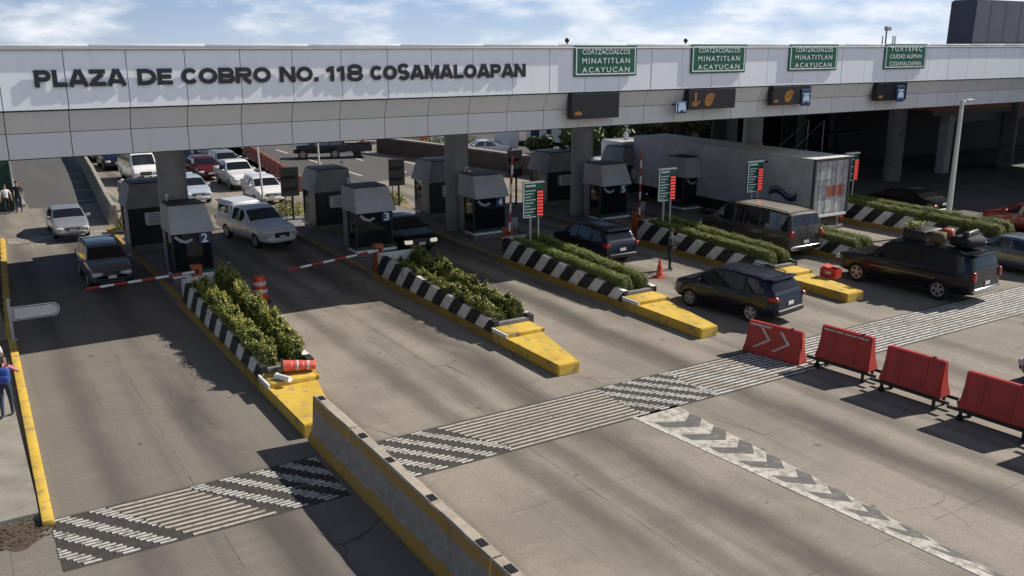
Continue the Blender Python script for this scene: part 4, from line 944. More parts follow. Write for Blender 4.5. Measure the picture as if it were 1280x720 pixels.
t = thing('pipe_offcut', 'short white pipe piece lying on the island nose beside the fallen barrel', 'pipe', (6.72, 22.2, .46), rad(115)); mb = MB(); mb.cyl((-.26, 0, .08), (.22, 0, .08), .075, n=14); mb.build('tube', M['white_paint'], t, angle=40); mb = MB(); mb.cyl((.22, 0, .08), (.25, 0, .08), .09, n=14); mb.build('collar', M['white_paint'], t, angle=40)
t = thing('traffic_cone', 'orange traffic cone standing on the lane beside the guard', 'traffic cone', (23.56, 26.75, 0))
mb = MB(); mb.rbox((0, 0, .025), (.40, .40, .05), .02); mb.build('base', M['orange_plastic'], t); mb = MB(); mb.lathe([(.15, .05), (.03, .76), (.02, .78)], 18); mb.build('body', M['orange_plastic'], t, angle=40); mb = MB(); mb.lathe([(.108, .33), (.084, .47)], 18); mb.build('band', M['red_plastic'], t, angle=40)
t = thing('red_box', 'open red plastic box on the yellow nose of the island behind the blue SUV', 'box', (28.3, 22.3, .34), rad(12)); t.scale = (.78, .78, .82)
mb = MB()
for s_ in (((-.3, .3, -.42, -.39), (0, .42)), ((-.3, .3, .39, .42), (0, .42)), ((-.3, -.27, -.39, .39), (0, .42)), ((.27, .3, -.39, .39), (0, .42)), ((-.27, .27, -.39, .39), (0, .04))): mb.box(*s_[0], *s_[1])
mb.build('tub', M['red_plastic'], t); mb = MB(); mb.box(-.31, .31, .1, .46, .43, .46, T=Matrix.Rotation(rad(14), 4, 'X')); mb.build('lid', M['red_plastic'], t); mb = MB(); mb.rbox((-.308, 0, .25), (.02, .3, .12), .005); mb.build('label_plate', M['white_tape'], t)
t = thing('tall_pole', 'tall pale lamp pole standing in the hedge right of the truck', 'lamp post', (41.35, 26.0, .2))
mb = MB(); mb.cyl((0, 0, 0), (-.02, 0, 6.25), .14, .09, n=16); mb.build('shaft', M['pole_white'], t, angle=40); mb = MB(); mb.cyl((-.02, 0, 6.15), (.75, 0, 6.22), .035); mb.rbox((.55, 0, 6.22), (.5, .2, .08), .02); mb.build('lamp_arm', M['pole_white'], t); mb = MB(); mb.box(-.2, .2, -.2, .2, 0, .04); mb.build('base_plate', M['grey_metal'], t)
t = thing('swing_gate', 'white rounded gate arm on a grey post by the yellow kerb', 'gate', (1.0, 31.0, .09))
mb = MB(); mb.rbox((0, 0, .68), (.10, .10, 1.36), .015); mb.rbox((0, 0, .02), (.24, .24, .04), .01); mb.build('post', M['grey_metal'], t)
pl = [(0.06, 0), (1.18, 0)] + [(1.18 + .22 * math.sin(a_), .22 - .22 * math.cos(a_)) for a_ in np.linspace(.2, math.pi - .2, 9)] + [(1.18, .44), (.06, .44)]
mb = MB(); mb.prism(pl, Matrix.Translation((0, .02, .62)) @ Matrix.Rotation(rad(90), 4, 'X'), .04); mb.build('arm', mat('gate_arm_white', (0.58, 0.58, 0.56), .5, var=.2), t)
mb = MB(); q_ = [(x * .93 + .05, z * .84 + .035) for x, z in pl]
for a_, b_ in zip(q_, q_[1:] + q_[:1]): mb.cyl((a_[0], -.024, a_[1] + .62), (b_[0], -.024, b_[1] + .62), .012, n=6)
mb.build('arm_border', M['steel_dark'], t)
t = thing('railing', 'dark steel railing along the footway beside the swing gate', 'railing', (.45, 31.6, .09))
for k in range(9): mb = MB(); mb.cyl((.02 * k, k * 1.6, 0), (.02 * k, k * 1.6, 1.1), .04, n=8); mb.build('post', M['steel_dark'], t)
for z in (.55, 1.08): mb = MB(); mb.cyl((0, 0, z), (.16, 12.8, z), .03, n=8); mb.build('rail', M['steel_dark'], t)

# ================================================================== BUILDINGS, FENCES AND TREES BEHIND
t = thing('green_fence', 'green mesh screened fence at the far left beyond the canopy', 'fence', (2.9, 57.0, 0))
mb = MB(); mb.box(-6, .0, 0, .05, .1, 2.65); mb.build('mesh_panel', M['green_mesh'], t)
mb = MB(); mb.box(.0, .05, 0.05, 30, .1, 2.65); mb.build('side_panel', M['green_mesh'], t)
for k in range(4): mb = MB(); mb.cyl((-k * 1.9, -.06, 0), (-k * 1.9, -.06, 2.8), .05, n=8); mb.build('post', M['grey_metal'], t)
kb = MB()
for i in range(16): kb.rbox((3.35 + .02 * i, 58.9 + i * 1.4, .1), (.3, 1.38, .2), .03)
kb.build('far_kerb', M['concrete'], kind='structure')
t = thing('office_tower', 'tall dark blue clad tower rising over the right end of the canopy', 'building', (95.6, 60, 0))
T = Matrix(((1, 0, 0, 0), (0, 0, -1, 3), (0, 1, 0, 0), (0, 0, 0, 1)))
mb = MB(); mb.prism([(0, 0), (40, 0), (40, 9.5), (16, 11.2), (9.0, 13.6), (.25, 13.5)], T, 3); mb.build('wall', M['tower'], t)
mb = MB()
for k in range(1, 14): mb.box(k * 2.9, k * 2.9 + .06, -.012, .0, 0, 13.3 - max(0, k * 2.9 - 9) * .34)
for z in (3, 6, 9.2): mb.box(.25, 40, -.010, 0, z, z + .06)
mb.build('cladding_joint', mat('tower_joint', (0.035, 0.04, 0.06), .7), t)
mb = MB(); mb.box(.3, 8.8, .2, 2.8, 13.50, 13.62); mb.build('roof', M['tower'], t)
t = thing('plaza_building', 'long dark toll plaza building with door openings behind the truck', 'building', (44.5, 55.0, 0))
mb = MB(); mb.box(0, 75, 0, 9, 0, 6.2); mb.build('wall', M['back_wall'], t)
for x0, w_, z0, z1 in ((1.6, 3.2, .1, 5.0), (6.4, 2.4, .1, 5.0), (10.6, 6.4, .1, 5.0), (18.6, 2.6, .1, 5.0), (23, 7, 1.2, 5.0), (32, 6, .1, 4.8), (41, 8, .1, 4.8), (52, 8, .1, 4.8), (63, 8, .1, 4.8)):
    mb = MB(); mb.box(x0, x0 + w_, -.02, .03, z0, z1); op = mb.build('opening', M['opening'], t)
    mb = MB(); mb.box(x0 - .12, x0, -.06, .0, z0, z1 + .12); mb.box(x0 + w_, x0 + w_ + .12, -.06, 0, z0, z1 + .12); mb.box(x0, x0 + w_, -.06, 0, z1, z1 + .12); mb.build('frame', M['column'], op)
for x0 in (5.4, 9.6, 17.7, 21.9, 31, 40, 50): mb = MB(); mb.rbox((x0, -1.6, 3.0), (.6, .6, 6.0), .04); mb.build('column', M['column'], t)
mb = MB(); mb.box(-.5, 75, -2.2, 9.3, 6.2, 6.5); mb.box(6.0, 75, -12.8, -2.2, 6.2, 6.5); mb.build('roof', M['concrete_dark'], t)  # second slab, reaching forward, is added to darken the ground below
t = thing('yard_shade_building', 'plain unseen building added beyond the right edge to shade the yard', 'building', (60.5, 10.0, 0))  # out-of-view block added to cast shade over the yard
mb = MB(); mb.box(0, 16, 0, 18, 0, 9.4); mb.build('wall', M['back_wall'], t); mb = MB(); mb.box(-.3, 16.3, -.3, 18.3, 9.4, 9.7); mb.build('roof', M['concrete_dark'], t)
for fl in range(3):
    for k in range(5): mb = MB(); mb.box(-.04, .0, 1.4 + k * 3.3, 3.2 + k * 3.3, 1.1 + fl * 3.0, 2.7 + fl * 3.0); mb.build('window', M['glass'], t)
t = thing('red_roof_shelter', 'low shelter with faded red roof edge at the far right', 'shelter', (60.0, 38.5, 0))
mb = MB(); mb.box(-2, 40, 0, 9, 4.55, 4.95); mb.build('roof', M['red_roof'], t); mb = MB(); mb.box(-2, 40, -.02, .0, 4.2, 4.55); mb.box(0, 40, .5, .7, 3.6, 4.2); mb.build('beam', M['back_wall'], t)
for x in (1, 9, 18, 28): mb = MB(); mb.rbox((x, .8, 2.28), (.7, .7, 4.55), .04); mb.build('column', M['column'], t)
mb = MB(); mb.box(-1, 40, 8.5, 8.8, 0, 4.55); mb.build('rear_wall', M['opening'], t)
t = thing('gantry_stair', 'dark steel stair and platform rails in the shade under the right part of the canopy', 'stair', (50.0, 44.5, 0))
mb = MB()
for k in range(14): mb.box(k * .3, k * .3 + .32, 0, 1.4, k * .19, k * .19 + .05)
mb.build('treads', M['steel_dark'], t)
for y in (0, 1.4): mb = MB(); mb.cyl((0, y, 1.0), (4.2, y, 3.66), .04, n=8); mb.cyl((0, y, 0), (0, y, 1.0), .04, n=8); mb.cyl((4.2, y, 0), (4.2, y, 3.66), .05, n=8); mb.build('handrail', M['grey_metal'], t)
mb = MB(); mb.box(4.2, 9, 0, 1.4, 2.60, 2.68); mb.build('platform', M['steel_dark'], t)
# long planter wall along the far road, with low plants on it
t = thing('planter_wall', 'long brownish concrete planter wall beside the far road', 'wall', (31.4, 72.5, 0))
mb = MB(); pts = [(0, 0), (1.3, -6), (2.5, -12), (3.5, -18), (4.5, -24.5)]
for (xa, ya), (xb, yb) in zip(pts, pts[1:]):
    T = Matrix.Translation((xa, ya, 0)) @ Matrix.Rotation(math.atan2(yb - ya, xb - xa), 4, 'Z'); Ls = math.hypot(xb - xa, yb - ya)
    mb.box(0, Ls, 0, .5, 0, 1.25, T=T); mb.box(-.02, Ls + .02, -.05, .55, 1.25, 1.36, 1, T=T)
mb.build('wall', [mat('planter_brown', (0.13, 0.10, 0.075), .9, var=.4, vscale=.8), M['concrete']], t)
for k, (xa, ya, l_) in enumerate(((32.9, 71.5, 'low plants on the verge at the far end of the planter wall'),)):
    np.random.seed(40); rng = np.random.RandomState(4); n_ = 5000
    pp = np.stack([rng.uniform(0, 9, n_), rng.uniform(-2, 4, n_), rng.uniform(.1, .9, n_) * rng.uniform(.4, 1.2, n_)], 1); pp[:, 2] += .3 * np.sin(pp[:, 0] * 2.1)
    o = leaf_mesh(pp, np.tile([0, 0, 1.], (n_, 1)), .09, None).build('ground_cover', M['leaf_tree'], fix=False); o.location = (xa, ya, 0); o['kind'] = 'stuff'; tag(o, l_, 'plants')
t = thing('roadside_post', 'faded orange post at the far end of the planter wall', 'post', (30.6, 73.6, 0)); mb = MB(); mb.rbox((0, 0, .9), (.25, .25, 1.8), .03); mb.build('shaft', M['orange'], t); mb = MB(); mb.box(-.2, .2, -.2, .2, 0, .05); mb.build('foot', M['concrete'], t)
t = thing('orange_marker', 'orange marker panel among the plants behind the planter wall', 'marker', (36.5, 73.5, 0)); mb = MB(); mb.rbox((0, 0, 1.25), (.8, .08, 1.4), .03); mb.build('panel', M['orange'], t); mb = MB(); mb.cyl((0, 0, 0), (0, 0, .6), .05); mb.build('post', M['steel_dark'], t)
t = thing('white_fence', 'long pale concrete rail fence across the far road', 'fence', (40, 82.0, 0))
for z in (.45, .85, 1.25): mb = MB(); mb.box(0, 44, 0, .12, z, z + .22); mb.build('rail', M['concrete'], t)
for k in range(15): mb = MB(); mb.box(k * 3.1, k * 3.1 + .2, -.05, .17, 0, 1.6); mb.build('post', M['concrete'], t)

def tree(label, loc, h, crown, seed, n=2600, leaf=.16, group='trees behind the toll canopy'):
    t = thing('tree', label, 'tree', loc, 0, group); rng = np.random.RandomState(seed)
    mb = MB(); top = Vector((rng.uniform(-.3, .3), rng.uniform(-.3, .3), h * .5)); mb.cyl((0, 0, 0), top * .5, .20, .15, n=10); mb.cyl(top * .5, top, .15, .10, n=10)
    cl = []
    for k in range(9):
        an = rng.uniform(0, 6.28); q = rng.uniform(.35, 1.0) * crown; z = h * rng.uniform(.45, .95); p = Vector((math.cos(an) * q, math.sin(an) * q, z))
        mb.cyl(top * rng.uniform(.6, 1), p, .07, .02, n=6); cl.append((p, rng.uniform(.3, .55) * crown))
    mb.build('trunk', M['bark'], t, angle=40)
    idx = rng.randint(0, len(cl), n); d = rng.normal(size=(n, 3)); d /= np.linalg.norm(d, axis=1)[:, None]
    P_ = np.array([cl[i][0] for i in idx]); R_ = np.array([cl[i][1] for i in idx])[:, None] * rng.uniform(.45, 1.08, (n, 1))
    pp = P_ + d * R_ * np.array([1, 1, .75]); np.random.seed(seed)
    leaf_mesh(pp, d, leaf, None).build('crown', M['leaf_tree'], t, fix=False)
tree('bushy tree seen between the second and third canopy columns', (39.4, 53.5, 0), 3.9, 1.7, 11)
tree('round leafy shrub tree right of the third column', (41.8, 54.2, 0), 4.2, 1.9, 12)
tree('loose tree above the roofline of the trailer, left part', (45.5, 52.4, 0), 5.0, 2.0, 13)
tree('leafy tree just left of the plaza building doors', (48.6, 52.9, 0), 5.4, 1.9, 14)
tree('low tree beside the white far-road trailer', (38.0, 57.0, 0), 2.6, 1.3, 15)
tree('small tree beyond the planter wall plants', (36.0, 80.0, 0), 3.6, 1.6, 16)
def small_bush(label, loc, w, d_, h, seed):
    rng = np.random.RandomState(seed); n_ = int(900 * w); a1 = rng.uniform(0, 6.28, n_); q = rng.uniform(.5, 1, n_); z = rng.uniform(0, 1, n_)
    rr = np.sqrt(np.clip(1 - z ** 2.5, 0, 1)) * (1 + .15 * np.sin(a1 * 3 + seed)); pp = np.stack([np.cos(a1) * q * rr * w / 2, np.sin(a1) * q * rr * d_ / 2, z * h], 1)
    nn = pp.copy(); nn /= np.linalg.norm(nn, axis=1)[:, None] + 1e-6; np.random.seed(seed)
    o = leaf_mesh(pp, nn, .05, None).build('bush', M['leaf'], fix=False); o.location = loc; tag(o, label, 'bush', 'bushes at the rear ends of the islands')
small_bush('clipped bush on the rear end of the booth 2 island, beside the dark SUV', (7.2, 47.0, .2), 1.7, 1.6, .8, 3)
small_bush('clipped bush on the rear end of the booth 3 island, below the white hatchback', (15.2, 47.0, .2), 1.8, 1.6, .75, 4)
small_bush('clipped bush in front of the sunlit concrete by a dark board', (21.4, 47.2, .2), 1.8, 1.4, .6, 5)

# ================================================================== VEHICLES
def pchip(xs, ys):
    xs, ys = np.array(xs, float), np.array(ys, float)
    def f(x): return np.interp(x, xs, ys)
    return f
class Shell:
    """Body surface from a side profile: local +X is the front, Z up. top/bot/belt/width are curves along X."""
    def __init__(s, k):
        s.k = k; px_, pz_ = zip(*k['top']); s.x0, s.x1 = px_[0], px_[-1]
        s.top = pchip(px_, pz_); s.belt0 = pchip(*zip(*k['belt'])); s.bot = pchip(*zip(*k['bot'])); s.w = pchip(*zip(*k['w'])); s.tum = k.get('tum', .34)
    def sect(s, x):
        zt, zb, w = float(s.top(x)), float(s.bot(x)), float(s.w(x)); zs = min(float(s.belt0(x)), zt - .035); t_ = s.tum; hb = zs - zb
        up = zt - zs; cr_ = min(.085, up * .5); ze = zt - cr_; ws = w * .968
        wr = lambda z: ws - t_ * (z - zs)
        we = wr(ze)
        return [(0, zb), (w * .78, zb), (w * .93, zb + .05), (w * .985, zb + .14), (w, zb + hb * .45), (w * .996, zb + hb * .74), (w * .984, zb + hb * .92), (ws, zs), (wr(zs + (ze - zs) * .5), zs + (ze - zs) * .5), (we, ze), (we - .035, zt - cr_ * .42), (we * .80, zt - cr_ * .16), (we * .4, zt - .02 * cr_), (0, zt)]
    def hw(s, x, z):
        sec = s.sect(x); zz = [p[1] for p in sec[2:10]]; yy = [p[0] for p in sec[2:10]]; return float(np.interp(z, zz, yy))
    def zt(s, x, y):
        sec = s.sect(x)[9:]; yy = [p[0] for p in sec][::-1]; zz = [p[1] for p in sec][::-1]; return float(np.interp(abs(y), yy, zz))
    def stations(s):
        xs = set(np.linspace(s.x0, s.x1, 40).tolist())
        for c in ('top', 'w'):
            for p in s.k[c]: xs.add(float(p[0]))
        xs = sorted(xs); out = [xs[0]]
        for x in xs[1:]:
            if x - out[-1] > .018: out.append(x)
        out[-1] = xs[-1]; return out
    def body(s, arches, r):
        rows = []
        for x in s.stations():
            h = s.sect(x); rows.append([(x, y, z) for y, z in h] + [(x, -y, z) for y, z in h[-2:0:-1]])
        n_ = len(rows[0]); vs = [p for q in rows for p in q]
        fs = [(i * n_ + j, i * n_ + (j + 1) % n_, (i + 1) * n_ + (j + 1) % n_, (i + 1) * n_ + j) for i in range(len(rows) - 1) for j in range(n_)]
        fs += [tuple(range(n_)), tuple((len(rows) - 1) * n_ + j for j in range(n_ - 1, -1, -1))]
        mb = MB(); mb.raw(vs, fs); ob = mb.build('body_cutting', P['black']); w = max(p[1] for p in s.k['w'])
        cut = MB()
        for ax in arches:
            for sy in (-1, 1): cut.cyl((ax, sy * (w - .30), r * .84), (ax, sy * (w + .2), r * .84), r * 1.17, n=28)
        co = cut.build('arch_cutting', P['black']); md = ob.modifiers.new('b', 'BOOLEAN'); md.object = co; md.operation = 'DIFFERENCE'; md.solver = 'EXACT'; md.use_self = s.k is KIND['suv'] or s.k is KIND['minibus']
        dg = bpy.context.evaluated_depsgraph_get(); dg.update(); me = bpy.data.meshes.new_from_object(ob.evaluated_get(dg)); bpy.data.objects.remove(ob); bpy.data.objects.remove(co)
        me.materials.clear(); return me
KIND = {}
KIND['sedan'] = dict(top=[(-2.26, .50), (-2.24, .80), (-2.16, .98), (-1.70, 1.05), (-1.62, 1.07), (-1.10, 1.30), (-.75, 1.41), (-.3, 1.455), (.2, 1.45), (.45, 1.41), (.75, 1.27), (1.18, 1.0), (1.6, .93), (2.0, .84), (2.18, .70), (2.25, .45)],
    belt=[(-2.3, .93), (-1.6, .95), (0, .92), (1.2, .90), (2.3, .8)], bot=[(-2.3, .36), (-1.9, .24), (-1, .19), (1, .19), (1.9, .22), (2.3, .30)], w=[(-2.26, .68), (-2.18, .78), (-1.8, .85), (-.8, .875), (.8, .875), (1.7, .85), (2.05, .78), (2.2, .66), (2.25, .56)],
    wb=(1.36, -1.30), r=.315, ws=(1.16, .50), rs=(-1.60, -.84), sw=[(-1.15, -.18, -.82, -.20), (-.10, .92, -.12, .34)])
KIND['hatch'] = dict(top=[(-1.98, .50), (-1.96, .85), (-1.90, 1.05), (-1.62, 1.38), (-1.45, 1.46), (-.6, 1.50), (.1, 1.49), (.4, 1.44), (.72, 1.28), (1.15, 1.0), (1.5, .94), (1.78, .84), (1.93, .70), (1.98, .45)],
    belt=[(-2, .96), (0, .93), (1.2, .90), (2, .8)], bot=[(-2, .36), (-1.6, .24), (0, .19), (1.6, .22), (2, .3)], w=[(-1.98, .70), (-1.9, .79), (-1.5, .84), (0, .86), (1.4, .84), (1.75, .77), (1.92, .66), (1.98, .56)],
    wb=(1.22, -1.22), r=.31, ws=(1.13, .45), rs=(-1.88, -1.55), sw=[(-1.25, -.28, -1.15, -.30), (-.20, .88, -.22, .34)])
KIND['suv'] = dict(top=[(-2.28, .55), (-2.26, .95), (-2.18, 1.12), (-1.88, 1.52), (-1.72, 1.60), (-1.2, 1.665), (-.3, 1.70), (.25, 1.675), (.5, 1.62), (.85, 1.42), (1.25, 1.14), (1.7, 1.06), (2.05, .95), (2.22, .78), (2.28, .48)],
    belt=[(-2.3, 1.10), (-1.5, 1.08), (0, 1.03), (1.3, 1.0), (2.3, .9)], bot=[(-2.3, .40), (-1.9, .28), (-1, .24), (1, .24), (1.9, .27), (2.3, .36)], w=[(-2.28, .74), (-2.2, .83), (-1.8, .90), (-.8, .92), (.9, .92), (1.7, .89), (2.05, .82), (2.22, .70), (2.28, .60)],
    wb=(1.36, -1.28), r=.35, ws=(1.22, .55), rs=(-2.14, -1.80), sw=[(-1.78, -1.02, -1.55, -1.0), (-.92, .0, -.92, -.02), (.08, 1.0, .06, .48)])
KIND['suburban'] = dict(top=[(-2.80, .60), (-2.79, 1.0), (-2.74, 1.22), (-2.56, 1.74), (-2.42, 1.83), (-1.5, 1.90), (.1, 1.91), (.5, 1.87), (.75, 1.76), (1.22, 1.28), (1.5, 1.19), (2.3, 1.12), (2.66, 1.02), (2.77, .85), (2.80, .5)],
    belt=[(-2.8, 1.18), (0, 1.16), (1.3, 1.12), (2.8, 1.02)], bot=[(-2.8, .42), (-2.3, .32), (0, .30), (2.3, .32), (2.8, .40)], w=[(-2.80, .86), (-2.7, .95), (-2.2, 1.0), (0, 1.01), (1.8, 1.0), (2.5, .95), (2.74, .85), (2.80, .76)],
    wb=(1.78, -1.55), r=.39, ws=(1.20, .76), rs=(-2.71, -2.50), sw=[(-2.45, -1.0, -2.32, -1.0), (-.90, .0, -.90, 0), (.09, 1.0, .08, .62)], tum=.20)
KIND['van'] = dict(top=[(-2.86, .60), (-2.85, 1.1), (-2.80, 1.5), (-2.68, 1.94), (-2.5, 2.04), (-1.5, 2.09), (.6, 2.08), (1.0, 2.03), (1.25, 1.90), (1.88, 1.36), (2.2, 1.20), (2.6, 1.08), (2.80, .88), (2.86, .5)],
    belt=[(-2.9, 1.22), (0, 1.22), (1.8, 1.20), (2.9, 1.0)], bot=[(-2.9, .42), (-2.3, .32), (0, .30), (2.3, .30), (2.9, .38)], w=[(-2.86, .90), (-2.78, .97), (-2, 1.0), (1.2, 1.0), (2.2, .96), (2.6, .88), (2.80, .78), (2.86, .68)],
    wb=(1.85, -1.6), r=.36, ws=(1.86, 1.22), rs=(-2.83, -2.66), sw=[(-2.6, -1.05, -2.52, -1.05), (-.95, .40, -.95, .40), (.62, 1.55, .62, 1.12)], tum=.16)
KIND['minibus'] = dict(top=[(-2.5, .55), (-2.49, 1.3), (-2.44, 1.9), (-2.3, 2.12), (-1, 2.22), (1.0, 2.22), (1.35, 2.12), (1.62, 1.92), (2.12, 1.22), (2.35, 1.0), (2.47, .75), (2.5, .45)],
    belt=[(-2.5, 1.15), (2, 1.12), (2.5, .95)], bot=[(-2.5, .4), (-2, .28), (2, .26), (2.5, .34)], w=[(-2.5, .76), (-2.3, .84), (1.5, .85), (2.1, .82), (2.4, .74), (2.5, .62)],
    wb=(1.55, -1.35), r=.33, ws=(2.10, 1.58), rs=(-2.47, -2.34), sw=[(-2.2, -.8, -2.2, -.8), (-.7, .6, -.7, .6), (.72, 1.7, .72, 1.42)], tum=.12)
KIND['pickup'] = dict(top=[(-2.62, .55), (-2.60, .95), (-2.56, 1.06), (-1.0, 1.08), (-.92, 1.10), (-.82, 1.60), (-.70, 1.69), (-.2, 1.73), (.2, 1.71), (.42, 1.64), (.75, 1.42), (1.12, 1.14), (1.5, 1.08), (2.2, 1.0), (2.48, .88), (2.60, .70), (2.63, .48)],
    belt=[(-2.7, 1.03), (0, 1.03), (1.2, 1.02), (2.7, .92)], bot=[(-2.7, .45), (-2, .34), (0, .30), (2, .32), (2.7, .38)], w=[(-2.62, .84), (-2.5, .89), (-1, .90), (1.6, .90), (2.2, .86), (2.5, .76), (2.63, .62)],
    wb=(1.62, -1.45), r=.36, ws=(1.10, .45), rs=(-.90, -.78), sw=[(-.72, -.02, -.66, -.04), (.06, .92, .04, .40)], tum=.26)
KIND['jeep'] = dict(top=[(-2.05, .55), (-2.04, 1.1), (-1.98, 1.5), (-1.9, 1.82), (-1.75, 1.86), (.3, 1.86), (.45, 1.80), (.78, 1.18), (1.0, 1.12), (1.8, 1.06), (2.0, .98), (2.05, .6)],
    belt=[(-2.1, 1.10), (2.1, 1.0)], bot=[(-2.1, .48), (0, .42), (2.1, .46)], w=[(-2.05, .80), (-1.9, .85), (.9, .85), (1.9, .74), (2.05, .70)], wb=(1.35, -1.2), r=.39, ws=(.76, .47), rs=(-2.02, -1.88), sw=[(-1.8, -.85, -1.8, -.85), (-.75, .55, -.75, .38)], tum=.10)
SHELLS = {}
def wheel_meshes(r):
    if ('w', r) in SHELLS: return SHELLS[('w', r)]
    n_ = 24; mb = MB(); T = Matrix.Rotation(rad(90), 4, 'X')
    mb.lathe([(r * .62, -.10), (r * .90, -.105), (r, -.07), (r, .07), (r * .90, .105), (r * .62, .10), (r * .62, -.10)], 28, T=T, caps=False)
    ty = mb.mesh('wheel', M['tyre'], 30)
    mb = MB(); mb.lathe([(r * .615, -.03), (r * .615, .03)], 28, 1, T=T)
    for sgn in (1, -1):
        mb.cyl((0, -sgn * .06, 0), (0, -sgn * .100, 0), r * .17, r * .13, n=12)
        for k in range(5):
            A = Matrix.Rotation(2 * math.pi * k / 5, 4, 'Y')
            mb.box(-.042, .042, min(-sgn * .065, -sgn * .098), max(-sgn * .065, -sgn * .098), r * .10, r * .60, T=A)
        mb.lathe([(r * .54, sgn * .05), (r * .55, sgn * .104), (r * .64, sgn * .109), (r * .63, sgn * .05)], 28, 0, T=T, caps=False)
    rm = mb.mesh('rim', [M['rim'], M['black']], 30)
    SHELLS[('w', r)] = (ty, rm); return ty, rm
def vehicle(name, kind, colour, label, cat, loc, heading, group=None, detail=True, lit=False, trim=False, extras=None):
    k = KIND[kind]; s = Shell(k); t = thing(name, label, cat, (loc[0], loc[1], .0), heading, group)
    if kind not in SHELLS: SHELLS[kind] = s.body(k['wb'], k['r'])
    me = SHELLS[kind].copy(); me.materials.append(P[colour]); me.shade_smooth(); me.set_sharp_from_angle(angle=rad(32))
    bo = bpy.data.objects.new('body', me); C.objects.link(bo); bo.parent = t
    w = max(p[1] for p in k['w']); xf, xr = s.x1, s.x0; r = k['r']
    for ax in k['wb']:
        for sy in (-1, 1):
            ty, rm = wheel_meshes(r); o = bpy.data.objects.new('wheel', ty); C.objects.link(o); o.parent = t; o.location = (ax, sy * (w - .125), r)
            q = bpy.data.objects.new('rim', rm); C.objects.link(q); q.parent = o
    # glass
    def strip(xa, xb, yfrac, off, nm):
        rows = []
        for u in np.linspace(0, 1, 9):
            x = xa + (xb - xa) * u; sec = s.sect(x); we = sec[9][0]; row = []
            ww = (we - .02) * yfrac
            for v in np.linspace(-1, 1, 11):
                y = ww * v; row.append((x + off[0], y, s.zt(x, y) + off[1]))
            rows.append(row)
        mb = MB(); mb.grid(rows); return mb.build(nm, M['glass_car'], t, angle=60)
    a_, b_ = k['ws']; strip(a_ - .04, b_ + .03, .93, (.008, .010), 'windscreen')
    a_, b_ = k['rs']; strip(a_ + .03, b_ - .02, .90, (-.008, .012), 'rear_window')
    for sy in (-1, 1):
        for (xb0, xb1, xt0, xt1) in k['sw']:
            rows = []
            for v in np.linspace(0, 1, 6):
                xa, xb = xb0 + (xt0 - xb0) * v, xb1 + (xt1 - xb1) * v; row = []
                for u in np.linspace(0, 1, 9):
                    x = xa + (xb - xa) * u; sec = s.sect(x); zlo, zhi = sec[7][1] + .035, sec[9][1] - .03
                    z = zlo + (zhi - zlo) * v
                    row.append((x, sy * (s.hw(x, z) + .006), z))
                rows.append(row)
            mb = MB(); mb.grid(rows); mb.build('side_window', M['glass_car'], t, angle=60)
    # lamps, bumpers, grille, plates
    zf = float(s.bot(xf - .05)); hood_z = float(s.top(xf - .12)); rear_z = float(s.top(xr + .04))
    wf, wr_ = float(s.w(xf - .10)), float(s.w(xr + .05))
    tall = kind in ('suv', 'suburban', 'van', 'minibus', 'jeep')
    for sy in (-1, 1):
        mb = MB(); mb.rbox((xf - .10, sy * (wf - .10), hood_z - .14), (.22, .34, .17), .05, seg=3); mb.build('headlight', M['lamp_on' if lit else 'lamp'], t, angle=40)
        mb = MB()
        zl = float(s.belt0(xr + .1)) - (.10 if not tall else .05); hh = .20 if not tall else .34
        if kind == 'suv': mb.rbox((xr + .16, sy * (wr_ + .015), zl - .06), (.36, .20, .17), .05, seg=3)
        elif kind == 'sedan': mb.rbox((xr + .12, sy * (wr_ - .10), zl - .12), (.24, .36, .17), .05, seg=3)
        else: mb.rbox((xr + .05, sy * (wr_ - .04), zl - .05), (.13, .17, hh), .04, seg=3)
        mb.build('tail_lamp', M['tail'], t, angle=40)
        xm = k['sw'][-1][1] - .12; zm = s.sect(xm)[7][1] + .10
        mb = MB(); mb.rbox((xm, sy * (s.hw(xm, zm) + .13), zm + .02), (.11, .22, .15), .04, seg=3); mb.box(xm - .02, xm + .03, min(sy * s.hw(xm, zm), sy * (s.hw(xm, zm) + .08)), max(sy * s.hw(xm, zm), sy * (s.hw(xm, zm) + .08)), zm - .05, zm - .01)
        mb.build('wing_mirror', P[colour] if not trim else M['trim'], t, angle=40)
    gz = hood_z - .16 if tall or kind == 'pickup' else hood_z - .15
    mb = MB(); mb.rbox((xf - .03, 0, gz), (.10, wf * .98, .22 if tall or kind == 'pickup' else .13), .03); gr_ = mb.build('grille', M['black'], t, angle=40)
    mb = MB(); mb.box(xf + .012, xf + .028, -wf * .44, wf * .44, gz - .012, gz + .016); mb.build('grille_bar', M['chrome'], gr_)
    mb = MB(); mb.rbox((xf - .05, 0, zf + .13), (.20, wf * 1.75, .16), .06, seg=3); mb.build('front_bumper', M['trim'] if tall else P[colour], t, angle=40)
    mb = MB(); mb.rbox((xr + .06, 0, float(s.bot(xr + .05)) + .13), (.24, wr_ * 1.96, .20), .06, seg=3); mb.build('rear_bumper', (M['chrome'] if kind in ('suburban', 'van', 'pickup') else (M['trim'] if tall else P[colour])), t, angle=40)
    mb = MB(); mb.rbox((xf + .045, 0, zf + .24), (.014, .32, .12), .004); mb.build('number_plate', M['plate'], t)
    zp = rear_z * .62 + .28 if not tall else .78
    mb = MB(); mb.rbox((xr - .008, 0, zp), (.016, .32, .13), .004); mb.build('number_plate', M['plate'], t)
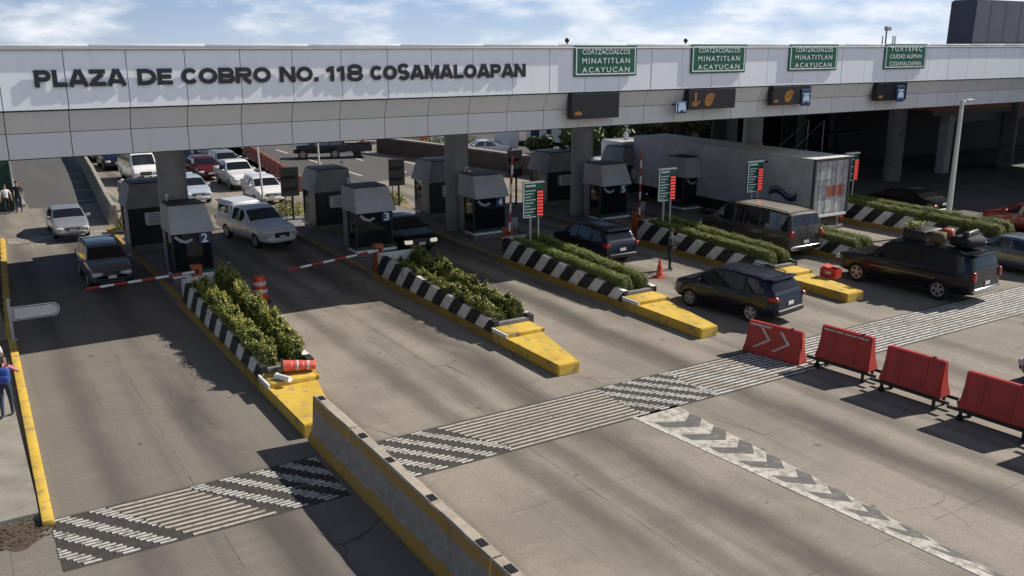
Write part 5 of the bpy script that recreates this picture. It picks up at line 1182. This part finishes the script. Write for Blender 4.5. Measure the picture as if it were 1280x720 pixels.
    if detail:
        # door seams and handles follow the side of the body
        xs_ = sorted({q for w_ in k['sw'] for q in (w_[0], w_[1])}); seams = []
        for i in range(len(k['sw']) - 1): seams.append((k['sw'][i][1] + k['sw'][i + 1][0]) / 2)
        seams.append(k['sw'][-1][1] + .10)
        if len(k['sw']) < 3: seams.append(k['sw'][0][0] + .12)
        mb = MB()
        for sy in (-1, 1):
            for xs1 in seams:
                rows = []
                for z in np.linspace(float(s.bot(xs1)) + .16, s.sect(xs1)[7][1], 8): rows.append([(xs1 - .006, sy * (s.hw(xs1, z) + .004), z), (xs1 + .006, sy * (s.hw(xs1, z) + .004), z)])
                mb.grid(rows)
            rows = []
            for x in np.linspace(k['wb'][1] + r + .12, k['wb'][0] - r - .12, 10):
                z0_ = float(s.bot(x)) + .10; rows.append([(x, sy * (s.hw(x, z0_) + .004), z0_), (x, sy * (s.hw(x, z0_ + .09) + .006), z0_ + .09)])
            mb.grid(rows)
        mb.build('door_seam', M['trim'], t, fix=False)
        for sy in (-1, 1):
            for w_ in k['sw'][-2:]:
                xh = w_[0] + .16; zh = s.sect(xh)[7][1] - .10; mb = MB(); mb.rbox((xh, sy * (s.hw(xh, zh) + .015), zh), (.17, .035, .035), .012); mb.build('door_handle', P[colour], t, angle=40)
        if tall:
            for sy in (-1, 1):
                mb = MB(); pts_ = [(x, sy * (s.sect(x)[9][0] - .05), s.zt(x, s.sect(x)[9][0] - .05) + .055) for x in np.linspace(k['rs'][1] + .25, k['ws'][1] - .15, 9)]
                for p_, q_ in zip(pts_, pts_[1:]): mb.cyl(p_, q_, .018, n=6)
                for p_ in (pts_[0], pts_[4], pts_[-1]): mb.cyl(p_, (p_[0], p_[1], p_[2] - .06), .022, n=6)
                mb.build('roof_rail', M['trim'], t, angle=60)
        xw = k['rs'][0] + .05; mb = MB(); mb.box(k['rs'][0] * .5 + k['rs'][1] * .5 - .3, k['rs'][0] * .5 + k['rs'][1] * .5 - .29, -.01, .01, 0.9, .91)
        for sy in (-1, 1):
            if kind == 'suburban':
                rows = []; zt_ = .80 if kind == 'suburban' else None
                for x in np.linspace(k['wb'][1] + .15 if zt_ else k['sw'][0][0], k['wb'][0] - .55 if zt_ else k['sw'][-1][1], 14):
                    z = zt_ or s.sect(x)[7][1] + .012; rows.append([(x, sy * (s.hw(x, z) + .010), z - .016), (x, sy * (s.hw(x, z) + .012), z + .014)])
                mb = MB(); mb.grid(rows); mb.build('side_moulding', M['grey_metal'], t)
        if kind in ('suv', 'hatch', 'suburban'):
            xe = k['rs'][1]; mb = MB(); mb.rbox((xe - .06, 0, float(s.top(xe)) + .03), (.34, s.sect(xe)[9][0] * 1.85, .04), .018); mb.build('spoiler', P[colour], t, angle=40)
    return t
D = lambda d: rad(d)
IN = 'cars waiting behind the toll lanes'
vehicle('saloon_car', 'sedan', 'silver', 'silver saloon car driving up beside the concrete median', 'car', (4.62, 48.9), D(-90), detail=True, lit=False).scale = (0.93, 0.93, 0.93)
vehicle('parked_suv', 'suv', 'charcoal', 'dark grey SUV stopped at the boom of booth 2', 'car', (4.72, 38.2), D(-90)).scale = (0.88, 0.88, 0.88)
v = vehicle('pickup_truck', 'pickup', 'palegrey', 'pale grey pickup with a rear cap in lane 3', 'pickup truck', (12.0, 42.2), D(-81))
mb = MB(); b_ = bmesh.new()
V_ = [b_.verts.new(p) for p in [(x, sy * w_, z) for x in (-2.54, -.95) for sy in (-1, 1) for (w_, z) in ((.86, 1.07), (.72, 1.78))]]
for f in ((0, 1, 3, 2), (4, 6, 7, 5), (0, 4, 5, 1), (2, 3, 7, 6), (1, 5, 7, 3), (0, 2, 6, 4)): b_.faces.new([V_[q] for q in f])
bmesh.ops.recalc_face_normals(b_, faces=b_.faces); bmesh.ops.bevel(b_, geom=b_.edges[:], offset=.09, segments=3, affect='EDGES'); mb.add_bm(b_); cap_ = mb.build('bed_cap', P['palegrey'], v, angle=40)
for sy in (-1, 1):
    mb = MB(); mb.raw([(-2.3, sy * .838, 1.22), (-1.2, sy * .838, 1.22), (-1.25, sy * .772, 1.56), (-2.25, sy * .772, 1.56)], [(0, 1, 2, 3)]); mb.build('cap_window', M['glass_car'], cap_)
vehicle('saloon_car', 'sedan', 'black', 'black saloon car with lit headlights in the shade beside booth 3', 'car', (17.3, 37.6), D(-90), lit=True)
vehicle('sport_utility', 'suv', 'ink', 'dark SUV leaving under the roof, its roof lit by sun', 'car', (23.45, 31.1), D(90)).scale = (0.94, 0.94, 0.94)
vehicle('sport_utility', 'suv', 'ink', 'dark blue SUV with roof rails beside the red chevron barrier', 'car', (22.72, 21.8), D(99)).scale = (0.96, 0.96, 0.96)
v = vehicle('passenger_van', 'van', 'brown', 'brown grey passenger van with two rear doors', 'van', (31.0, 28.7), D(90))
s_ = Shell(KIND['van']); rows = []
for x in np.linspace(-2.45, .95, 12):
    we = s_.sect(x)[9][0] * .93; rows.append([(x, we * q, s_.zt(x, we * q) + .006) for q in np.linspace(-1, 1, 9)])
mb = MB(); mb.grid(rows); mb.build('roof_panel', paint('van_roof', (0.42, 0.39, 0.34), .2), v, angle=60)
mb = MB(); mb.box(-2.872, -2.862, -.012, .012, .75, 1.95); mb.build('rear_door_seam', M['trim'], v)
v = vehicle('loaded_suv', 'suburban', 'black', 'large black SUV with a load of bundles on its roof', 'car', (30.75, 20.45), D(94))
vehicle('saloon_car', 'sedan', 'bluegrey', 'blue grey saloon car at the right edge behind the loaded black SUV', 'car', (37.0, 20.1), D(92))
vehicle('saloon_car', 'sedan', 'red', 'red saloon car at the right edge by the hedge end', 'car', (45.2, 24.0), D(90))
vehicle('saloon_car', 'sedan', 'black', 'dark saloon car behind the long hedge left of the tall pale pole', 'car', (44.6, 30.6), D(90))
vehicle('saloon_car', 'sedan', 'black', 'black car only just showing at the right edge behind the red barriers', 'car', (24.95, 10.4), D(90))
vehicle('minibus', 'minibus', 'white', 'white minibus with a high roof facing the toll booths', 'minibus', (10.95, 65.8), D(-88), IN)
vehicle('saloon_car', 'hatch', 'ltblue', 'light blue grey hatchback half hidden behind the first column', 'car', (12.0, 55.6), D(-88), IN)
vehicle('saloon_car', 'hatch', 'white', 'white hatchback waiting beside the row of orange barriers', 'car', (15.7, 53.3), D(-92), IN)
vehicle('pickup_truck', 'pickup', 'white', 'white pickup between the red car and the white hatchback', 'pickup truck', (16.0, 60.1), D(-91), IN)
vehicle('hatchback', 'hatch', 'maroon', 'dark red hatchback left of the white pickup', 'car', (15.1, 65.0), D(-90), IN, detail=False)
vehicle('pickup_truck', 'pickup', 'navy', 'dark pickup right of the first column in the queue', 'pickup truck', (14.55, 70.2), D(-90), IN, detail=False)
vehicle('sport_utility', 'suv', 'charcoal', 'dark grey SUV at the head of the far queue beside the orange barriers', 'car', (18.0, 73.9), D(-92), IN, detail=False)
vehicle('sport_utility', 'suv', 'navy', 'dark blue SUV left of the white minibus', 'car', (10.6, 74.0), D(-90), IN, detail=False)
vehicle('saloon_car', 'sedan', 'black', 'black car behind the white minibus in the far queue', 'car', (13.2, 79.5), D(-90), IN, detail=False)
vehicle('saloon_car', 'sedan', 'navy', 'dark blue car furthest back in the queue left of the column', 'car', (12.2, 86.5), D(-90), IN, detail=False)
vehicle('saloon_car', 'sedan', 'charcoal', 'dark grey car furthest back in the queue right of the column', 'car', (18.6, 81.0), D(-90), IN, detail=False)
vehicle('saloon_car', 'sedan', 'charcoal', 'dark saloon car close behind the dark pickup in the queue', 'car', (14.5, 76.6), D(-90), IN, detail=False)
vehicle('saloon_car', 'sedan', 'black', 'black saloon car beside the median barriers far behind the minibus', 'car', (10.3, 79.8), D(-90), IN, detail=False)
vehicle('hatchback', 'hatch', 'silver', 'silver hatchback far back beside the orange barriers', 'car', (17.2, 67.5), D(-91), IN, detail=False)
vehicle('saloon_car', 'sedan', 'charcoal', 'dark grey saloon car between the minibus and the dark pickup in the queue', 'car', (12.75, 72.0), D(-90), IN, detail=False)
vehicle('hatchback', 'hatch', 'bluegrey', 'blue grey hatchback behind the silver hatchback far back in the queue', 'car', (16.6, 79.3), D(-90), IN, detail=False)
jp = vehicle('off_roader', 'jeep', 'black', 'black boxy off-roader parked on the far dark road', 'car', (26.0, 71.6), D(160))
t = thing('flatbed_trailer', 'dark low trailer with red end panel behind the black off-roader', 'trailer', (28.6, 70.6, 0), D(160))
mb = MB(); mb.rbox((0, 0, .62), (2.8, 1.7, .14), .03); mb.box(-1.4, 1.4, -.85, -.8, .69, 1.1); mb.box(-1.4, 1.4, .8, .85, .69, 1.1); mb.build('bed', M['steel_dark'], t); mb = MB(); mb.rbox((-1.36, 0, .85), (.06, 1.6, .5), .02); mb.build('tailboard', M['red_paint'], t)
for sy in (-.9, .9): mb = MB(); mb.cyl((-.2, sy - .09, .32), (-.2, sy + .09, .32), .32, n=20); mb.build('wheel', M['tyre'], t)
mb = MB(); mb.cyl((1.4, .5, .6), (2.1, 0, .5), .04); mb.cyl((1.4, -.5, .6), (2.1, 0, .5), .04); mb.build('drawbar', M['steel_dark'], t)
vehicle('saloon_car', 'sedan', 'white', 'white saloon car passing behind the long planter wall', 'car', (37.6, 65.0), D(150))
# number of bundles lashed on the black SUV's roof, each a thing
def bundle(name, label, cat, c, sz, m_, r_=.08, rz=0):
    o = MB().rbox((0, 0, sz[2] / 2), sz, r_, seg=3).build(name, m_, angle=50); o.location = c; o.rotation_euler = (0, 0, rz)
    me = o.data; rg = random.Random(int(c[0] * 100))
    for v_ in me.vertices:
        if v_.co.z > .05: v_.co += Vector((rg.uniform(-.02, .02), rg.uniform(-.02, .02), rg.uniform(-.025, .025)))
    return tag(o, label, cat)
bundle('crate', 'dark crate on the roof of the black SUV, front of the load', 'crate', (30.72, 20.25, 1.93), (1.15, .9, .40), M['trim'], .04, D(4))
bundle('sack', 'tan sack tied in the middle of the roof load', 'sack', (30.45, 19.4, 1.93), (.5, .55, .44), M['sack'], .16, D(10))
bundle('duffel_bag', 'black bag at the rear of the roof load', 'bag', (31.0, 18.6, 1.92), (1.1, .85, .40), M['dark_cloth'], .18, D(-5))
bundle('bundle', 'reddish bundle on top of the roof load', 'bundle', (30.9, 19.35, 2.06), (.45, .42, .40), M['red_patch'], .12, D(20))
bundle('tarpaulin_roll', 'dark rolled tarpaulin lying across the rear bag of the roof load', 'tarpaulin', (31.05, 18.55, 2.30), (1.0, .24, .20), M['sign_back'], .11, D(12))
o = leaf_mesh(np.random.RandomState(5).normal(size=(420, 3)) * [.17, .17, .10], np.tile([0, 0, 1.], (420, 1)), .045, None).build('potted_greenery', M['leaf'], fix=False); o.location = (30.5, 20.45, 2.44); tag(o, 'green leafy bundle on top of the roof load, towards the front', 'plant')

# articulated truck: box trailer with its tractor ahead, hidden by booths
t = thing('truck_trailer', 'long grey box trailer of an articulated truck with a dark wave emblem', 'trailer', (35.35, 28.25, 0)); t.scale = (.965, .965, .965); trailer = t
mb = MB(); mb.rbox((0, 6.9, 2.55), (2.58, 13.6, 2.82), .03); mb.build('box', M['trailer'], t)
mb = MB(); mb.box(-1.31, 1.31, .02, 13.75, 3.955, 3.99); mb.build('roof', mat('trailer_roof', (0.66, 0.65, 0.62), .5, var=.2), t)
for sx in (-1, 1):
    mb = MB(); xa, xb = sorted((sx * .02, sx * 1.2)); mb.box(xa, xb, .06, .10, 1.28, 3.86); dr = mb.build('rear_door', M['trailer_door'], t)
    mb = MB()
    for q in (.35, .85): mb.cyl((sx * q, .04, 1.2), (sx * q, .04, 3.9), .02, n=8)
    mb.box(min(sx * .35, sx * .6), max(sx * .35, sx * .6), .02, .05, 1.9, 1.95); mb.build('lock_bar', M['grey_metal'], dr)
mb = MB()
for k in range(8): mb.box(-1.18, 1.18, .052, .058, 1.34 + k * .32, 1.345 + k * .32)
mb.build('door_rib', M['sign_back'], t)
mb = MB(); mb.box(-1.32, -1.20, .0, .10, 1.1, 3.98); mb.box(1.20, 1.32, .0, .10, 1.1, 3.98); mb.box(-1.2, 1.2, .0, .10, 3.86, 3.98); mb.build('door_frame', M['sign_back'], t)
mb = MB(); mb.box(-1.2, 1.2, -.02, .05, 1.12, 1.24); mb.build('bumper_rail', M['white_paint'], t)
mb = MB(); mb.box(-1.1, 1.1, .02, .10, .50, .62); mb.box(-.7, -.62, .03, .09, .62, 1.12); mb.box(.62, .7, .03, .09, .62, 1.12); mb.build('under_run_bar', M['grey_metal'], t)
for sx in (-1, 1): mb = MB(); mb.rbox((sx * .95, .0, .95), (.3, .06, .12), .02); mb.build('tail_lamp', M['tail'], t)
mb = MB(); mb.box(-.35, 1.0, .050, .056, 2.1, 2.62); mb.build('red_notice', M['red_patch'], t)
mb = MB(); mb.box(-1.05, -.2, .050, .056, 2.95, 3.35); mb.box(-1.1, .9, .049, .055, 1.34, 1.95); mb.build('pale_patch', mat('pale_patch', (0.55, 0.55, 0.53), .6, var=.4, vscale=3), t)
rows = []
for u in np.linspace(0, 1, 25):
    y = 1.0 + 1.8 * u; c_ = 2.12 + .16 * math.sin(u * 6.28 + 3.3); rows.append([(-1.296, y, c_ - .22), (-1.296, y, c_ + .16)])
mb = MB(); mb.grid(rows); rows = []
for u in np.linspace(0, 1, 25):
    y = 1.12 + 1.65 * u; c_ = 2.19 + .16 * math.sin(u * 6.28 + 3.3); rows.append([(-1.299, y, c_ - .05), (-1.299, y, c_ + .03)])
mb.grid(rows, 1); mb.build('wave_emblem', [M['navy'], M['grey_metal']], t, fix=False)
mb = MB(); mb.box(-1.293, -1.29, 3.0, 3.9, 3.5, 3.6); mb.build('fleet_mark', M['navy'], t)
mb = MB(); mb.box(-.5, .5, .3, 13.2, .85, 1.14); mb.box(-1.15, -1.1, 3.5, 9.2, .55, 1.12); mb.box(1.1, 1.15, 3.5, 9.2, .55, 1.12); mb.build('chassis', M['steel_dark'], t)
for yy in (1.6, 2.9):
    for sx in (-1, 1): mb = MB(); mb.cyl((sx * 1.22, yy, .5), (sx * .72, yy, .5), .5, n=24); w_ = mb.build('wheel', M['tyre'], t, angle=40); mb = MB(); mb.cyl((sx * 1.23, yy, .5), (sx * 1.2, yy, .5), .27, n=20); mb.build('rim', M['rim'], w_)
t = thing('truck_tractor', 'truck tractor unit ahead of the grey box trailer, hidden by the booths', 'truck', (35.35, 42.4, 0))
mb = MB(); mb.rbox((0, 1.2, 2.1), (2.4, 2.2, 2.6), .15); mb.rbox((0, 3.2, 1.45), (2.0, 1.9, 1.3), .2); mb.build('cab', P['white'], t, angle=40); mb = MB(); mb.rbox((0, 2.32, 2.7), (2.0, .06, .9), .02); mb.build('windscreen', M['glass_car'], t)
for yy in (-.4, .8, 3.2):
    for sx in (-1, 1): mb = MB(); mb.cyl((sx * 1.2, yy, .5), (sx * .75, yy, .5), .5, n=20); mb.build('wheel', M['tyre'], t, angle=40)
mb = MB(); mb.box(-.45, .45, -1.0, 4.0, .6, .9); mb.build('chassis', M['steel_dark'], t)
t = thing('far_truck', 'white semi-trailer truck with blue marks on the far carriageway', 'truck', (44.2, 63.2, 0), D(-33))
mb = MB(); mb.rbox((1.5, 0, 2.45), (9.0, 2.5, 2.7), .03); mb.build('box', M['white_paint'], t); mb = MB(); mb.rbox((-4.6, 0, 1.9), (2.0, 2.4, 2.6), .15); mb.build('cab', P['white'], t, angle=40)
mb = MB(); mb.box(-2.6, -1.9, -1.262, -1.252, 1.5, 3.5); mb.box(-1.3, -.9, -1.262, -1.252, 1.8, 3.2); mb.build('blue_mark', M['navy'], t); mb = MB(); mb.rbox((-5.58, 0, 2.4), (.08, 2.0, .8), .02); mb.build('windscreen', M['glass_car'], t)
for xx in (-4.7, 3.4, 4.7):
    for sy in (-1, 1): mb = MB(); mb.cyl((xx, sy * 1.2, .5), (xx, sy * .8, .5), .5, n=20); mb.build('wheel', M['tyre'], t, angle=40)
mb = MB(); mb.box(-5, 6, -.5, .5, .7, 1.1); mb.build('chassis', M['steel_dark'], t)

# ================================================================== PEOPLE
def person(label, loc, facing, top, legs, h=1.68, hair='short', arms=((.06, -.05), (.06, -.05)), shoe='shoe', sleeve=.5, stride=.10, bare=None, cat='person', female=False, bend=0.0):
    """Standing figure facing local +Y before the turn. arms: for each side (out, forward) offsets of the hand in metres x 6, or 'up'."""
    t = thing('person', label, cat, loc, facing); k = h / 1.70
    V, E_, R_ = [], [], []
    def vert(p, r, par=None):
        V.append(Vector(p) * k); R_.append(r * k)
        if par is not None: E_.append((par, len(V) - 1))
        return len(V) - 1
    sh = .175 if female else .20
    pel = vert((0, 0, .93), (.135 if not female else .145)); wa = vert((0, .0, 1.08), .115 if not female else .10, pel); chs = vert((0, .01, 1.27), .135, wa); nb = vert((0, 0, 1.42), .075, chs); nk = vert((0, .005, 1.49), .052, nb); jw = vert((0, .03, 1.56), .072, nk); hd = vert((0, .015, 1.63), .085, jw)
    for i, sx in enumerate((-1, 1)):
        st = stride * (1 if sx > 0 else -1)
        hp = vert((sx * .09, 0, .86), .095, pel); kn = vert((sx * .10, st * .5 + .02, .48), .060, hp); an = vert((sx * .105, st - .02, .09), .040, kn); hl = vert((sx * .105, st - .05, .045), .042, an); to = vert((sx * .115, st + .14, .03), .034, an)
    for i, sx in enumerate((-1, 1)):
        a_ = arms[i]; sc_ = vert((sx * sh, 0, 1.37), .062, chs)
        if a_ == 'up': el = vert((sx * (sh + .17), .10, 1.30), .043, sc_); wr = vert((sx * (sh + .10), .24, 1.44), .030, el)
        elif a_ == 'side': el = vert((sx * (sh + .20), .00, 1.20), .043, sc_); wr = vert((sx * (sh + .12), .22, 1.22), .030, el)
        elif a_ == 'front': el = vert((sx * (sh + .06), .05, 1.10), .043, sc_); wr = vert((sx * (sh - .02), .28, 1.10), .030, el)
        else: el = vert((sx * (sh + a_[0]), a_[1], 1.09), .043, sc_); wr = vert((sx * (sh + a_[0] * 1.4), a_[1] + .05, .86), .030, el)
        d = (V[wr] - V[el]).normalized(); side = d.cross(Vector((sx, 0, .01))).normalized() if abs(d.x) < .9 else Vector((0, 1, 0))
        pm = vert((V[wr] + d * .06 * k) / k, .032, wr)
        for q, ln_ in ((-1.5, .062), (-.5, .075), (.5, .070), (1.5, .055)):
            b0 = vert((V[pm] + d * .025 * k + side * q * .016 * k) / k, .010, pm); b1 = vert((V[b0] + d * ln_ * .55 * k + Vector((-sx * .006, .004, 0))) / k, .009, b0); vert((V[b1] + d * ln_ * .45 * k + Vector((-sx * .016, .01, 0))) / k, .008, b1)
        th = vert((V[pm] + side * .035 * k) / k, .011, pm); vert((V[th] + side * .02 * k + d * .035 * k) / k, .009, th)
    me = bpy.data.meshes.new('skeleton'); me.from_pydata(V, E_, []); ob = bpy.data.objects.new('skeleton', me); C.objects.link(ob)
    md = ob.modifiers.new('s', 'SKIN'); md.use_smooth_shade = True; lay = me.skin_vertices[0].data if me.skin_vertices else None
    if lay is None:
        b_ = bmesh.new(); b_.from_mesh(me); b_.verts.layers.skin.verify(); b_.to_mesh(me); b_.free(); lay = me.skin_vertices[0].data
    for i, r in enumerate(R_): lay[i].radius = (r, r); lay[i].use_root = (i == 0)
    sb = ob.modifiers.new('d', 'SUBSURF'); sb.levels = 1
    dg = bpy.context.evaluated_depsgraph_get(); dg.update(); bm_ = bpy.data.meshes.new_from_object(ob.evaluated_get(dg)); bpy.data.objects.remove(ob)
    for m_ in (M[top], M[legs], M['skin'], M[shoe]): bm_.materials.append(m_)
    sk_arm = (1 - sleeve)
    for p in bm_.polygons:
        c_ = p.center / k; hx = abs(c_.x)
        if c_.z < .085: mi = 3
        elif c_.z < .98 and hx < sh + .01: mi = 1
        elif c_.z > 1.455 and hx < .12: mi = 2
        elif hx > sh + .02 and (c_.z < 1.28 - .30 * sleeve or (c_ - Vector((sx * 0, 0, 0))).y > .02 + .22 * sleeve or hx > sh + .10 + .2 * sleeve): mi = 2
        else: mi = 0
        p.material_index = mi
    bm_.shade_smooth(); bo = bpy.data.objects.new('body', bm_); C.objects.link(bo); bo.parent = t
    # face details joined as small parts of the head
    mb = MB(); mb.ball(Vector((0, .098, 1.605)) * k, (.012 * k, .018 * k, .022 * k)); mb.build('nose', M['skin'], t, angle=60)
    mb = MB()
    for sx in (-1, 1): mb.ball(Vector((sx * .032, .092, 1.635)) * k, .010 * k)
    mb.build('eyes', M['black'], t, angle=60)
    mb = MB(); mb.ball(Vector((0, .095, 1.565)) * k, (.022 * k, .008 * k, .006 * k)); mb.build('mouth', M['red_patch'], t, angle=60)
    mb = MB()
    for sx in (-1, 1): mb.ball(Vector((sx * .088, .0, 1.61)) * k, (.010 * k, .022 * k, .032 * k))
    mb.build('ears', M['skin'], t, angle=60)
    if hair == 'cap': mb = MB(); mb.ball(Vector((0, .0, 1.67)) * k, (.100 * k, .108 * k, .065 * k), u=16, v=10); mb.rbox(Vector((0, .11, 1.655)) * k, Vector((.15, .12, .015)) * k, .006); mb.build('cap', M['dark_cloth'], t, angle=60)
    elif hair == 'helmet': mb = MB(); mb.ball(Vector((0, .0, 1.64)) * k, .135 * k, u=16, v=10); mb.build('helmet', M['white_cloth'], t, angle=60)
    elif hair == 'white_cap': mb = MB(); mb.ball(Vector((0, .0, 1.67)) * k, (.100 * k, .108 * k, .065 * k), u=16, v=10); mb.build('cap', M['white_cloth'], t, angle=60)
    else:
        mb = MB(); mb.ball(Vector((0, -.018, 1.655)) * k, (.098 * k, .100 * k, .082 * k), u=16, v=10)
        if hair == 'long': mb.ball(Vector((0, -.085, 1.56)) * k, (.075 * k, .045 * k, .13 * k)); mb.ball(Vector((0, -.115, 1.47)) * k, (.05 * k, .035 * k, .11 * k))
        mb.build('hair', M['hair'], t, angle=60)
    return t
person('woman in pink top and jeans walking on the footway with a blue backpack', (.43, 24.3, .09), rad(-8), 'pink', 'denim', 1.62, 'long', ((.02, .05), 'side'), sleeve=.35, female=True)
t = thing('backpack', 'blue backpack on the back of the woman in pink', 'backpack', (.43 + .03, 24.3 - .20, .09), rad(-8))
mb = MB(); mb.rbox((0, .02, 1.14), (.27, .16, .40), .08, seg=4); mb.build('bag', M['blue_cloth'], t, angle=50); mb = MB(); mb.rbox((0, -.075, 1.05), (.20, .06, .18), .03, seg=3); mb.build('pocket', M['blue_cloth'], t, angle=50)
for sx in (-1, 1):
    mb = MB(); pts_ = [(sx * .10, .06, 1.36), (sx * .11, .19, 1.40), (sx * .12, .30, 1.32), (sx * .13, .33, 1.18)]
    for a_, b_ in zip(pts_, pts_[1:]): mb.cyl(a_, b_, .018, n=6)
    mb.build('strap', M['dark_cloth'], t)
person('person in a white top walking ahead of the woman with the backpack', (.30, 26.3, .09), rad(-5), 'white_cloth', 'dark_cloth', 1.58, 'short', ((.05, .05), (.05, -.03)), sleeve=.4)
person('guard in dark uniform and cap standing by the orange cone', (24.72, 27.45, 0), rad(200), 'dark_cloth', 'dark_cloth', 1.72, 'cap', ('front', 'front'), 'black', sleeve=1.0, stride=.05)
person('worker in khaki behind the service cabinet holding an orange cloth', (8.15, 54.3, 0), rad(150), 'khaki', 'dark_cloth', 1.70, 'white_cap', ('front', 'front'), 'black', sleeve=.6)
o = MB().rbox((0, 0, 0), (.7, .5, .05), .02).build('orange_cloth', M['orange_plastic']); o.location = (8.5, 54.0, 1.2); o.rotation_euler = (rad(40), rad(10), 0); tag(o, 'orange cloth held out by the worker in khaki', 'cloth')
t = thing('vendor_box', 'pale vendor box on a stand beside the worker with orange cloth', 'box', (8.75, 53.8, 0)); mb = MB(); mb.rbox((0, 0, .75), (.7, .5, .5), .03); mb.build('chest', M['white_cloth'], t)
for sx in (-.3, .3): mb = MB(); mb.cyl((sx, 0, 0), (sx, 0, .5), .025); mb.build('leg', M['steel_dark'], t)
person('pedestrian in dark clothes by the green fence at the far left', (3.05, 57.0 - .45, 0), rad(170), 'dark_cloth', 'denim', 1.72, 'short', ((.06, 0), (.06, .05)), 'black', sleeve=.5)
person('pedestrian in pale checked top beside the one in dark clothes', (2.45, 57.0 - .65, 0), rad(185), 'white_cloth', 'dark_cloth', 1.6, 'short', ((.06, 0), (.06, .05)), 'black', sleeve=.5)
# motorcycle in the queue with its rider
t = thing('motorcycle', 'dark motorcycle with a white helmeted rider beside the first column', 'motorcycle', (12.6, 64.0, 0), rad(180))
for yy in (-.65, .68): mb = MB(); mb.lathe([(.20, -.05), (.30, -.05), (.32, 0), (.30, .05), (.20, .05)], 20, T=Matrix.Translation((0, yy, .32)) @ Matrix.Rotation(rad(90), 4, 'Y')); mb.build('wheel', M['tyre'], t, angle=40)
mb = MB(); mb.rbox((0, .12, .72), (.26, .5, .26), .08); mb.rbox((0, -.38, .74), (.24, .6, .12), .05); mb.rbox((0, .05, .42), (.24, .45, .3), .06); mb.build('body', P['black'], t, angle=40)
mb = MB(); mb.cyl((0, .68, .32), (0, .45, .98), .035); mb.cyl((-.34, .42, 1.02), (.34, .42, 1.02), .02); mb.build('handlebar', M['steel_dark'], t); mb = MB(); mb.ball((0, .58, .86), .09); mb.build('headlight', M['lamp'], t, angle=50)
person('motorcycle rider in pale jacket and white helmet', (12.6, 63.85, .10), rad(180), 'white_cloth', 'dark_cloth', 1.62, 'helmet', ('front', 'front'), 'black', sleeve=1.0, stride=.02)
